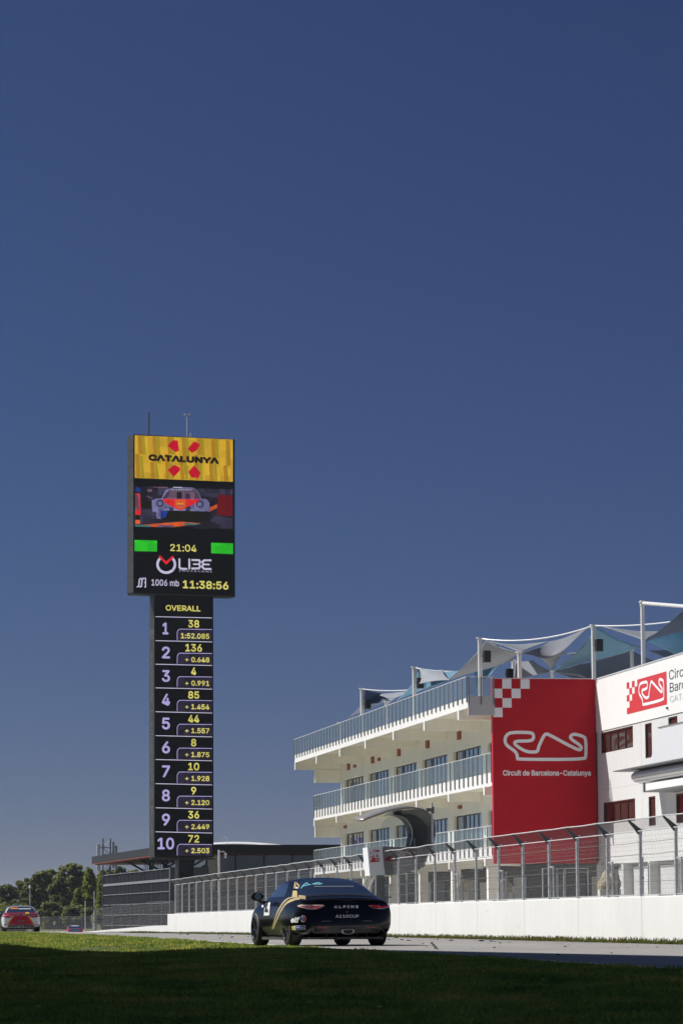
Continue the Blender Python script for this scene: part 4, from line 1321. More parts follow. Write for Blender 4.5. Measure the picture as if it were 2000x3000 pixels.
for i, (pos, num, gap) in enumerate(rows_):
    y0 = yb[i]; y1 = yb[i + 1]
    cell = fq([Y2(150, y1), Y2(640, y1 + 8), Y2(640, y0 + 14), Y2(150, y0 + 2)], 'result_row', 'led_black', .03)
    cstroke([(160, y0 + 1), (635, y0 + 12)], .055, 'led_white', cell)
    fq([Y2(348, y1 - 2), Y2(634, y1 + 3), Y2(634, y0 + 112), Y2(370, y0 + 106), Y2(348, y0 + 128)], 'gap_cell', 'led_plum', .034, cell)
    cstroke([(342, y1 - 3), (342, y0 + 135), (348, y0 + 118), (362, y0 + 106), (635, y0 + 109)], .05, 'led_lilac', cell)
    w1 = {'1': (218, 268), '10': (176, 316)}.get(pos, (213, 281))
    ctext(pos, w1[0], w1[1], y0 + 50, y0 + 150, 'led_lilac', cell)
    wn_ = {1: 44, 2: 94, 3: 140}[len(num)]
    ctext(num, 480 - wn_ / 2, 480 + wn_ / 2, y0 + 28, y0 + 92, 'led_digit', cell)
    if gap[0] == '+':
        ctext('+', 408, 438, y0 + 148, y0 + 176, 'led_digit', cell, 'digits', .045)
        ctext(gap[2:], 460, 612, y0 + 138, y0 + 182, 'led_digit', cell, 'digits', .045)
    else:
        ctext(gap, 372, 612, y0 + 138, y0 + 184, 'led_digit', cell, 'digits', .045)
# masts on top of the tower
def topx(px): return tl(px, 1275)[0]
MB().tube([(topx(445), .7, ZT), (topx(445), .7, tl(445, 1204)[1])], .05, 6).build('lightning_rod', M['frame_red'], tower)
am_ = MB().tube([(topx(557), .7, ZT), (topx(557), .7, tl(557, 1210)[1])], .045, 6)
zz_ = tl(557, 1210)[1]
ant = am_.build('antenna_mast', M['steel'], tower)
MB().tube([(topx(557) - .17, .7, zz_), (topx(557) + .17, .7, zz_)], .03, 5).tube([(topx(557) - .17, .7, zz_ - .08), (topx(557) - .17, .7, zz_ + .05)], .08, 6).tube([(topx(557) + .17, .7, zz_ - .08), (topx(557) + .17, .7, zz_ + .05)], .08, 6).build('camera_pair', M['silver'], ant)
MB().tube([(topx(567), .7, ZT), (topx(567), .7, ZT + .45)], .05, 5).build('short_aerial', M['steel'], tower)

M['tinted_glazing'] = new_mat('tinted_glazing', (0.016, 0.017, 0.022), .6, spec=.04, noise=.3, nscale=.3)
# ---------------------------------------------------------------- dark restaurant building
K0 = Vector((-14.4, 287, 0)); KR = math.atan(0.2)
dk = thing('dark_pavilion', 'low black building with deep overhanging roof and glazed front behind the timing tower', 'building', K0, KR)
zg0 = -1.0
# local y away along the track side, x to the right
roof = MB().box(-.2, 34, 0, 52, 6.02, 6.76).build('roof_fascia', M['black'], dk)
MB().box(0.1, 33.8, .3, 51.8, 5.94, 6.019).build('soffit', M['wood'], dk)
MB().box(-.25, 34, -.04, -.003, 5.98, 6.01).build('red_trim', M['redbox'], dk)
MB().box(-.25, -.203, 0, 52, 5.98, 6.04).build('red_trim', M['redbox'], dk)
MB().box(3.2, 33, 2.0, 40, zg0 - 1, 5.93).build('body', M['glass_dark'], dk)
# front (camera side) glazing
for k in range(12):
    x0 = 3.3 + k * 2.45
    m_ = 'glass_violet' if k in (2, 3, 4) else 'glass_dark'
    for j, (z0, z1) in enumerate(((1.0, 3.35), (3.4, 4.55), (4.6, 5.90))):
        MB().box(x0 + .06, x0 + 2.39, 1.9, 1.99, z0, z1).build('pane', M[m_], dk)
    MB().box(x0 - .05, x0 + .05, 1.8, 1.995, zg0, 5.93).build('mullion', M['frame'], dk)
MB().box(4.2, 7.5, .8, 1.5, 3.0, 4.15).build('planter_box', M['terracotta'], dk)
MB().box(.3, 8.0, .5, 1.9, 2.6, 2.99).build('terrace_slab', M['frame'], dk)
# red arch line
v, f = stroke([(14, 5.9), (21.5, 5.9), (23.2, 5.3), (24, 4.0), (24.3, 2)], .09)
MB().add([(a, 1.78, b) for a, b in v], f).build('arch_trim', M['redbox'], dk)
# lower glazed stair volume on the track side
MB().box(.05, 3.1, 2.2, 43.4, zg0 - 1, 4.72).build('stair_core', M['glass_dark'], dk)
nrow = 5
for k in range(17):
    y0 = .6 + k * 2.68
    MB().box(-.04, .031, y0 - .03, y0 + .03, zg0 - 1, 4.9).build('mullion', M['mullion_dark'], dk)
    if k < 16:
        for j in range(6):
            z0 = -.9 + j * .95
            MB().box(-.02, .03, y0 + .08, y0 + 2.60, z0 + .04, z0 + .91).build('pane', M['tinted_glazing'], dk)
for j in range(7):
    z0 = -.9 + j * .95
    MB().box(-.14, -.101, .3, 43.5, z0 - (.03 if j != 5 else .11), z0 + (.03 if j != 5 else .11)).build('transom', M['post_grey'], dk)
MB().box(-.1, 3.2, .1, .55, zg0 - 1, 4.9).build('stair_end_wall', M['steel_dull'], dk)
# struts under the roof wing
for y in (8, 16, 24, 33):
    MB().tube([(3.2, y, 4.6), (.6, y + .8, 6.1)], .10, 6).tube([(3.2, y + 2, 4.6), (3.0, y + .8, 6.1)], .10, 6).build('strut', M['black'], dk)
mb = MB()
for k in range(18):
    mb.tube([(1.0 + .0 * k, 2 + k * 1.2, 4.9), (1.0, 2.6 + k * 1.2, 6.0)], .03, 4)
mb.build('roof_lattice', M['steel_dull'], dk)['kind'] = 'stuff'
# white curved hall roof beyond
a_, b_ = P(600, 2470, 400), P(850, 2474, 400)
hall = thing('distant_hall', 'distant hall whose pale curved roof peeks above the black roof', 'building', ((a_.x + b_.x) / 2, 400, -1.2))
top = []
for k in range(21):
    u = k / 20
    px = 560 + u * 290
    py = 2474 - 12 * math.sin(math.pi * min(1, max(0, (px - 520) / 330))) ** 1.0
    p = P(px, py, 400)
    top.append((p.x - hall.location.x, p.z + 1.2))
MB().grid([[(x, 0, z - .42), (x, 9, z)] for x, z in top]).build('roof_shell', M['white'], hall)
MB().prism_y([(x, z - .45) for x, z in top] + [(top[-1][0], 0), (top[0][0], 0)], .05, 18).build('hall_wall', M['silver'], hall)
x_ = P(666, 2465, 400).x - hall.location.x
MB().tube([(x_, 2, top[8][1] - .4), (x_ - .1, 2, top[8][1] + .25), (x_ - .5, 2, top[8][1] + .45)], .04, 5).build('roof_aerial', M['silver'], hall)

# ---------------------------------------------------------------- cell mast
cm = P(312, 2700, 350)
cz = -1.2
mt = thing('cell_mast', 'grey lattice telecom mast with panel antennas rising behind the roof wing', 'mast', (cm.x, 350, cz))
ht = P(312, 2458, 350).z - cz
for (x, y) in ((-.38, -.38), (.38, -.38), (.38, .38), (-.38, .38)):
    MB().tube([(x, y, 0), (x, y, ht)], .05, 5).build('leg', M['steel_dull'], mt)
mb = MB()
n = int(ht / .7)
for k in range(n):
    z = k * .7; s = .38 if k % 2 else -.38
    mb.tube([(-s, -.38, z), (s, -.38, z + .7)], .03, 4); mb.tube([(-.38, -s, z), (-.38, s, z + .7)], .03, 4)
    mb.tube([(-.38, -.38, z), (.38, -.38, z)], .025, 4)
mb.build('bracing', M['steel_dull'], mt)['kind'] = 'stuff'
MB().box(-1.0, -.65, -.2, .1, ht - 3.3, ht - .5).build('panel_antenna', M['white'], mt, bevel=.05)
MB().box(.55, .80, -.2, .1, ht - 3.0, ht - .3).build('panel_antenna', M['print_grey'], mt, bevel=.05)
MB().box(.86, 1.08, -.1, .2, ht - 3.2, ht - .7).build('panel_antenna', M['print_grey'], mt, bevel=.05)
MB().tube([(-.9, 0, ht - 2), (.9, 0, ht - 2)], .05, 5).tube([(-.9, 0, ht - .9), (.9, 0, ht - .9)], .05, 5).build('antenna_arm', M['steel_dull'], mt)

# ---------------------------------------------------------------- trees
M['leaf'] = grass_mat('tree_leaves', (0.19, 0.225, 0.085), (0.34, 0.37, 0.15), (1.3, 1.2, 1.0, 1), .25, False, .7)
M['leaf_dark'] = grass_mat('dark_tree_leaves', (0.14, 0.17, 0.065), (0.25, 0.28, 0.115), (1.3, 1.2, 1.0, 1), .25, False, .7)
M['leaf_pine'] = grass_mat('pine_needles', (0.20, 0.26, 0.05), (0.34, 0.39, 0.09), (1.2, 1.2, 1.0, 1), .3, False, .7)
M['bark'] = new_mat('bark', (0.14, 0.12, 0.09), .9, noise=.4, nscale=2)
def tree(px, pytop, D, width_px, kind, label, seed, base_z=-1.4, lowfrac=.12):
    D = 475 + (D - 390) * .7 if px < 290 else D
    r = np.random.RandomState(seed)
    rr_ = random.Random(seed)
    top = P(px, pytop, D)
    H = top.z - base_z
    Wd = width_px / (10000 / D) / 2
    t = thing('pine_tree' if kind == 'pine' else 'tree', label, 'tree', (top.x, D, base_z), 0, 'trees beyond the far bend')
    tr = MB().tube([(0, 0, -.3), (.05, 0, H * .25), (-.1, 0, H * .5), (0, 0, H * (.9 if kind == 'pine' else .72))], .22, 7, .05)
    clumps = []
    if kind == 'pine':
        for k in range(13):
            z = H * (.22 + .76 * k / 12); w = Wd * (1.05 - .85 * k / 12) * rr_.uniform(.8, 1.1)
            for a in range(6):
                th = a * 1.047 + k * .6 + rr_.random() * .4
                clumps.append((w * .62 * math.cos(th), w * .62 * math.sin(th), z + rr_.uniform(-.15, .15), w * .42, w * .40, H * .035))
                tr.tube([(0, 0, z), (w * .8 * math.cos(th), w * .8 * math.sin(th), z - .1)], .04, 4, .02)
    else:
        nC = 95
        for k in range(nC):
            u = rr_.random(); th = rr_.random() * 6.28
            zf_ = lowfrac + (1 - lowfrac - .07) * u
            prof = math.sin(math.pi * min(1, (zf_ - lowfrac * .6) / (1.12 - lowfrac))) ** .6
            rad = Wd * prof * rr_.uniform(.15, .98)
            cr = Wd * rr_.uniform(.17, .33)
            clumps.append((rad * math.cos(th), rad * math.sin(th), zf_ * H, cr, cr, cr * rr_.uniform(.55, .95)))
            if k % 5 == 0:
                tr.tube([(0, 0, H * zf_ * .55), (rad * .5 * math.cos(th), rad * .5 * math.sin(th), H * zf_ * .8), (rad * math.cos(th), rad * math.sin(th), zf_ * H)], .08, 5, .02)
    tr.build('trunk', M['bark'], t)
    vs = []
    per = 150 if kind != 'pine' else 90
    ls = .16 + D * .00018
    for (cx_, cy_, cz_, ra, rb, rc) in clumps:
        nn_ = per
        d = r.randn(nn_, 3); d /= np.linalg.norm(d, axis=1)[:, None]
        rad = (r.rand(nn_) ** .5)[:, None]
        c_ = np.array([cx_, cy_, cz_]) + d * rad * np.array([ra, rb, rc])
        ax = r.randn(nn_, 3); ax /= np.linalg.norm(ax, axis=1)[:, None]
        ay = np.cross(ax, r.randn(nn_, 3)); ay /= np.linalg.norm(ay, axis=1)[:, None]
        s = (ls * (.6 + .8 * r.rand(nn_)))[:, None]
        vs.append(np.stack([c_ - ax * s, c_ + ay * s * .6, c_ + ax * s, c_ - ay * s * .6], 1))
    v_ = np.concatenate(vs).reshape(-1, 3)
    nq = len(v_) // 4
    me = bpy.data.meshes.new('crown')
    me.vertices.add(len(v_)); me.vertices.foreach_set('co', v_.ravel())
    me.loops.add(len(v_)); me.loops.foreach_set('vertex_index', np.arange(len(v_)))
    me.polygons.add(nq); me.polygons.foreach_set('loop_start', np.arange(nq) * 4)
    me.update(calc_edges=True)
    me.materials.append(M[{'pine': 'leaf_pine', 'dark': 'leaf_dark'}.get(kind, 'leaf')])
    o = bpy.data.objects.new('crown', me); COL.objects.link(o); o.parent = t
for a in [(-30, 2595, 455, 90, 'round', 'broad green tree cut by the left edge of the view'), (22, 2590, 450, 80, 'dark', 'low dark tree behind the white and red car'),
          (66, 2578, 470, 75, 'round', 'rounded tree above the roof of the white and red car'), (100, 2552, 440, 70, 'dark', 'dark rounded tree left of the tallest crown'),
          (135, 2541, 450, 90, 'round', 'big broad tree with domed crown beside the thin lamp pole'), (176, 2560, 430, 70, 'dark', 'shadowed tree between the two highest crowns'),
          (207, 2524, 455, 95, 'round', 'tallest leafy tree with two-headed crown'), (248, 2545, 470, 70, 'dark', 'dark tree leaning towards the lattice mast'),
          (262, 2548, 415, 95, 'pine', 'bright green conifer in front of the lattice mast'), (228, 2610, 400, 70, 'pine', 'small spreading conifer above the far netting'),
          (300, 2556, 430, 60, 'pine', 'conifer touching the dark pavilion corner'), (345, 2528, 520, 60, 'round', 'pale distant tree seen under the roof wing, left one'),
          (392, 2540, 520, 60, 'round', 'pale distant tree seen under the roof wing, right one'), (430, 2548, 520, 50, 'dark', 'dark distant tree close to the timing tower under the roof wing'),
          (310, 2540, 500, 60, 'dark', 'brownish dark tree right behind the lattice mast'), (160, 2640, 400, 90, 'dark', 'low bush-like tree standing above the numbered board'),
          (40, 2650, 395, 110, 'dark', 'low dark tree mass directly behind the white and red car'), (230, 2655, 390, 90, 'dark', 'low dark tree behind the small red and blue car')]:
    tree(*a, seed=int(a[0]) + 100)
# hills
hv = []
hx = np.linspace(-2400, 900, 60)
hz = [18 + 8 * math.sin(x * .004) + 5 * math.sin(x * .011 + 1) for x in hx]
rows = [[(x, 3000, -4) for x in hx], [(x, 3200, z * 1.0 + (11 if x < -280 else -8)) for x, z in zip(hx, hz)], [(x, 3900, -4) for x in hx]]
o = MB().grid(rows).build('hills', new_mat('wooded_hill', (0.06, 0.075, 0.07), .9, noise=.3, nscale=.01), smooth=True); o['kind'] = 'structure'
if o.data.polygons[0].normal.z < 0: o.data.flip_normals()
# ---------------------------------------------------------------- cars
def body_mesh(clean=True):
    """coupe body: stations along the length (nose is +y), rows round the half section"""
    def st(y, w, shoulder, roof, zb=.14, k=1.0):
        # roof: (r6, r7, r8, r9) as (x, z)
        return [(0, y, zb), (w * .72, y, zb), (w - .07, y, zb + .035), (w - .012, y, .36 * k), (w, y, .56 * k), (shoulder[0], y, shoulder[1])] + [(a, y, b) for a, b in roof]
    S = []
    S.append(st(-1.90, .905, (.875, .735), [(.75, .815), (.60, .838), (.34, .850), (0, .855)], .20))
    S.append(st(-1.68, .935, (.905, .765), [(.80, .850), (.64, .880), (.36, .893), (0, .898)], .17))
    S.append(st(-1.40, .955, (.930, .790), [(.815, .880), (.69, .935), (.44, .965), (0, .975)], .15))
    S.append(st(-1.15, .958, (.935, .800), [(.805, .895), (.715, 1.01), (.50, 1.07), (0, 1.085)]))
    S.append(st(-.85, .945, (.915, .800), [(.79, .895), (.725, 1.075), (.565, 1.175), (0, 1.20)]))
    S.append(st(-.50, .915, (.885, .795), [(.78, .890), (.725, 1.115), (.595, 1.235), (0, 1.27)]))
    S.append(st(-.10, .890, (.870, .790), [(.78, .880), (.725, 1.125), (.605, 1.255), (0, 1.295)]))
    S.append(st(.30, .885, (.865, .780), [(.78, .865), (.725, 1.095), (.59, 1.215), (0, 1.255)]))
    S.append(st(.70, .900, (.870, .770), [(.775, .850), (.70, .985), (.56, 1.075), (0, 1.105)]))
    S.append(st(1.02, .925, (.885, .760), [(.785, .835), (.68, .885), (.50, .920), (0, .935)]))
    S.append(st(1.30, .930, (.885, .735), [(.775, .800), (.62, .825), (.42, .840), (0, .842)]))
    S.append(st(1.62, .900, (.850, .680), [(.73, .735), (.58, .755), (.38, .768), (0, .772)]))
    S.append(st(1.92, .800, (.740, .570), [(.63, .620), (.50, .645), (.32, .660), (0, .665)], .16, .85))
    S.append(st(2.08, .620, (.560, .470), [(.48, .500), (.38, .520), (.24, .530), (0, .535)], .20, .75))
    # rear closing columns: x fractions and bulge
    rear = []
    base = S[0]
    zprof = [.20, .20, .215, .36, .56, .70, .770, .775, .78, .785]
    for fx, yb_ in ((.86, -2.00), (.55, -2.06), (.0, -2.085)):
        row = []
        for j, (x, y, z) in enumerate(base):
            # tail slopes in under the lip, bulges at the bumper
            bul = [0.06, .05, .02, .0, .025, .055, .07, .07, .07, .07][j]
            row.append((base[min(j, 5)][0] * fx if j < 6 else x * fx, yb_ + bul, z - (.012 if j >= 6 else 0)))
        rear.append(row)
    front = []
    for fx, y in ((.6, 2.13), (0, 2.16)):
        front.append([(x * fx, y, z) for x, _, z in S[-1]])
    ST = rear[::-1] + S + front
    n = len(ST[0])
    vs, fs = [], []
    for side in (1, -1):
        o = len(vs)
        vs += [(x * side, y, z) for row in ST for x, y, z in row]
        for i in range(len(ST) - 1):
            for j in range(n - 1):
                q_ = (o + i * n + j, o + i * n + j + 1, o + (i + 1) * n + j + 1, o + (i + 1) * n + j)
                fs.append(q_ if side > 0 else tuple(reversed(q_)))
    me = bpy.data.meshes.new('body')
    me.from_pydata(vs, [], fs)
    bm = bmesh.new(); bm.from_mesh(me)
    bmesh.ops.remove_doubles(bm, verts=bm.verts, dist=.0008)
    bmesh.ops.dissolve_degenerate(bm, dist=.0008, edges=bm.edges)
    bmesh.ops.recalc_face_normals(bm, faces=bm.faces)
    bm.to_mesh(me); bm.free()
    tmp = bpy.data.objects.new('tmp', me); COL.objects.link(tmp)
    sub = tmp.modifiers.new('s', 'SUBSURF'); sub.levels = 3; sub.render_levels = 3
    cut_objs = []
    for sx in (1, -1):
        for y in (-1.21, 1.21):
            mb = MB().tube([(sx * .60, y, .325), (sx * 1.3, y, .325)], .362, 40)
            c = mb.build('cut', None); cut_objs.append(c)
            bo = tmp.modifiers.new('b', 'BOOLEAN'); bo.operation = 'DIFFERENCE'; bo.object = c; bo.solver = 'EXACT'
    dg = bpy.context.evaluated_depsgraph_get(); dg.update()
    tmp.modifiers[0].show_viewport = True
    ev = tmp.evaluated_get(dg)
    out = bpy.data.meshes.new_from_object(ev)
    for m_ in list(tmp.modifiers)[1:]:
        tmp.modifiers.remove(m_)
    dg = bpy.context.evaluated_depsgraph_get(); dg.update()
    full = bpy.data.meshes.new_from_object(tmp.evaluated_get(dg))
    for c in cut_objs: bpy.data.objects.remove(c)
    bpy.data.objects.remove(tmp)
    bm = bmesh.new(); bm.from_mesh(full)
    bvh = BVHTree.FromBMesh(bm); bm.free()
    # smooth shading, but sharp at the arch cuts
    out.polygons.foreach_set('use_smooth', [True] * len(out.polygons))
    out.set_sharp_from_angle(angle=R(38))
    return out, bvh

BODY, BVH = body_mesh()
CARH = R(15.4)
VD = Vector((math.sin(CARH), math.cos(CARH), 0))      # direction of view in the first car's own axes
VE = Vector((math.cos(CARH), -math.sin(CARH), 0))

def wrap(vf, plane, name, mat, parent, off=.004, step=.035, thick=0.0):
    """lay a flat 2D shape onto the body surface"""
    v, f = vf
    bm = bmesh.new()
    bv = [bm.verts.new((p[0], p[1], dd(p))) for p in v]
    for q_ in f:
        try: bm.faces.new([bv[i] for i in q_])
        except ValueError: pass
    for axis in (0, 1):
        lo = min(p[axis] for p in v); hi = max(p[axis] for p in v)
        k = math.ceil(lo / step)
        while k * step < hi:
            no = (1, 0, 0) if axis == 0 else (0, 1, 0)
            co = (k * step, 0, 0) if axis == 0 else (0, k * step, 0)
            bmesh.ops.bisect_plane(bm, geom=bm.verts[:] + bm.edges[:] + bm.faces[:], plane_co=co, plane_no=no)
            k += 1
    kill = []
    for p in bm.verts:
        a, b = p.co.x, p.co.y
        ex_ = p.co.z
        if plane == 'rear': o, d = Vector((a, -5, b)), Vector((0, 1, 0))
        elif plane == 'left': o, d = Vector((-4, a, b)), Vector((1, 0, 0))
        elif plane == 'right': o, d = Vector((4, a, b)), Vector((-1, 0, 0))
        elif plane == 'top': o, d = Vector((a, b, 4)), Vector((0, 0, -1))
        elif plane == 'view': o, d = VE * a - VD * 6 + Vector((0, 0, b)), VD
        hit, nrm, _, _ = BVH.ray_cast(o, d)
        if hit is None: kill.append(p); continue
        if nrm.dot(d) > 0: nrm = -nrm
        p.co = hit + nrm * (off + ex_)
    bmesh.ops.delete(bm, geom=kill, context='VERTS')
    me = bpy.data.meshes.new(name)
    bmesh.ops.recalc_face_normals(bm, faces=bm.faces)
    bm.to_mesh(me); bm.free()
    me.polygons.foreach_set('use_smooth', [True] * len(me.polygons))
    me.materials.append(mat)
    o = bpy.data.objects.new(name, me); COL.objects.link(o); o.parent = parent
    if thick:
        md = o.modifiers.new('thick', 'SOLIDIFY'); md.thickness = thick; md.offset = -1
    return o

def paint(name, col, rough=.22, metal=0.0, coat=1.0):
    return new_mat(name, col, rough, metal, coat=coat, noise=.05, nscale=2)
M['car_black'] = new_mat('midnight_car_paint', (0.005, 0.005, 0.006), .20, coat=.28, spec=.25, noise=.5, nscale=9)
M['car_white'] = paint('white_car_paint', (0.84, 0.84, 0.84))
M['car_red'] = paint('red_car_paint', (0.55, 0.012, 0.015))
M['car_redl'] = paint('bright_red_car_paint', (0.60, 0.02, 0.04))
M['car_cyan'] = paint('cyan_car_paint', (0.05, 0.45, 0.60))
M['car_yellow'] = paint('yellow_sticker', (0.75, 0.50, 0.03), coat=.3)
M['gold'] = new_mat('gold_stripe', (0.62, 0.50, 0.24), .35, .15, coat=.4)
M['tyre'] = new_mat('tyre_rubber', (0.030, 0.029, 0.028), .6, noise=.3, nscale=5)
M['rim'] = new_mat('dark_rim', (0.05, 0.05, 0.055), .3, .7)
M['trim'] = new_mat('black_trim', (0.010, 0.010, 0.010), .5)
M['carbon'] = new_mat('grey_undertray', (0.075, 0.072, 0.066), .45, noise=.5, nscale=6)
M['car_glass'] = glass_mat('car_window_glass', (0.022, 0.034, 0.060), .06)
M['exhaust'] = new_mat('bright_exhaust_trim', (0.90, 0.88, 0.82), .3, .1)
M['chrome'] = new_mat('chrome', (0.75, 0.74, 0.72), .12, 1.0)
M['lens_dark'] = glass_mat('smoked_lens', (0.03, 0.008, 0.010), .05)
M['lens_red'] = new_mat('red_lens', (0.70, 0.03, 0.03), .15, coat=1.0, emit=(1.0, .05, .04), estr=.10)
M['lens_pale'] = new_mat('pale_lens', (0.60, 0.52, 0.50), .12, coat=1.0)
M['refl_red'] = new_mat('red_reflector', (0.45, 0.02, 0.02), .2, coat=1.0)
M['sticker_white'] = new_mat('white_sticker', (0.88, 0.88, 0.88), .4)
M['sticker_cyan'] = new_mat('cyan_sticker', (0.25, 0.65, 0.80), .4)
M['sticker_blue'] = new_mat('blue_sticker', (0.02, 0.06, 0.42), .4)
M['sticker_red'] = new_mat('red_sticker', (0.70, 0.03, 0.03), .4)
M['sticker_black'] = new_mat('black_sticker', (0.01, 0.01, 0.01), .4)

def rect(a0, a1, b0, b1): return ([(a0, b0), (a1, b0), (a1, b1), (a0, b1)], [(0, 1, 2, 3)])
def poly(pts): return (pts, [tuple(range(len(pts)))])

_wheel = {}
def wheel(parent, y, side, rot):
    """x of the outer face at side*.935"""
    w = bpy.data.objects.new('wheel', None); COL.objects.link(w); w.parent = parent
    w.location = (side * .935, y, .318)
    if not _wheel:
        prof = [(0.0, .225), (-.004, .235), (.0, .262), (-.014, .295), (-.04, .312), (-.075, .318), (-.19, .318), (-.23, .310), (-.25, .285), (-.25, .20)]
        n = 40
        rows = [[(x, r_ * math.cos(2 * math.pi * k / n), r_ * math.sin(2 * math.pi * k / n)) for k in range(n + 1)] for x, r_ in prof]
        _wheel['tyre'] = MB().grid(rows)
        for q_ in (-.085, -.13, -.175): pass
        rm = MB()
        prof = [(-.002, .224), (-.012, .216), (-.03, .205), (-.05, .20), (-.16, .19), (-.2, .0)]
        rows = [[(x, r_ * math.cos(2 * math.pi * k / n), r_ * math.sin(2 * math.pi * k / n)) for k in range(n + 1)] for x, r_ in prof]
        rm.grid(rows)
        _wheel['rim'] = rm
        sp = MB()
        for a in range(5):
            for da in (-.16, .16):
                t = a * 2 * math.pi / 5 + da
                t0 = a * 2 * math.pi / 5 + da * .4
                sp.tube([(-.035, .045 * math.cos(t0), .045 * math.sin(t0)), (-.02, .12 * math.cos(t), .12 * math.sin(t)), (-.012, .215 * math.cos(t), .215 * math.sin(t))], .013, 5)
        _wheel['spoke'] = sp
        hb = MB().tube([(-.06, 0, 0), (-.012, 0, 0)], .05, 12)
        _wheel['hub'] = hb
        _wheel['disc'] = MB().tube([(-.12, 0, 0), (-.105, 0, 0)], .16, 24)
        _wheel['o'] = None
    if _wheel['o'] is None:
        ty = _wheel['tyre'].build('tyre', M['tyre'], w, smooth=True)
        ri = _wheel['rim'].build('rim', M['rim'], w, smooth=True)
        sp = _wheel['spoke'].build('spokes', M['rim'], w)
        hb = _wheel['hub'].build('hub', M['rim'], w)
        di = _wheel['disc'].build('brake_disc', M['steel_dull'], w)
        _wheel['o'] = [ty, ri, sp, hb, di]
    else:
        for s in _wheel['o']:
            inst(s, s.name.split('.')[0], w)
    for ch in w.children:
        ch.rotation_euler.x = rot
    if side < 0:
        w.rotation_euler.z = math.pi
        for ch in w.children: ch.rotation_euler.x = rot
    return w

_mir = {}
def mirror_part(parent, side, mat):
    if 'h' not in _mir:
        bm = bmesh.new(); bmesh.ops.create_icosphere(bm, subdivisions=3, radius=1)
        for v in bm.verts:
            v.co = Vector((v.co.x * .13, v.co.y * .075 if v.co.y > 0 else v.co.y * .03, v.co.z * .082 * (1 - .15 * v.co.x)))
        me = bpy.data.meshes.new('mirror'); bm.to_mesh(me); bm.free()
        me.polygons.foreach_set('use_smooth', [True] * len(me.polygons))
        _mir['h'] = me
    me = _mir['h'].copy(); me.materials.clear(); me.materials.append(mat)
    o = bpy.data.objects.new('mirror', me); COL.objects.link(o); o.parent = parent
    o.location = (side * 1.015, .62, .925); o.rotation_euler.z = -side * .12
    MB().tube([(-side * .02, .01, -.06), (-side * .10, .05, -.11), (-side * .20, .06, -.115)], .024, 6, .03).build('mirror_stalk', M['trim'], o)
    MB().tube([(0, -.036, 0), (0, -.028, 0)], .066, 14).build('mirror_glass', M['glass_blue'], o)
    return o

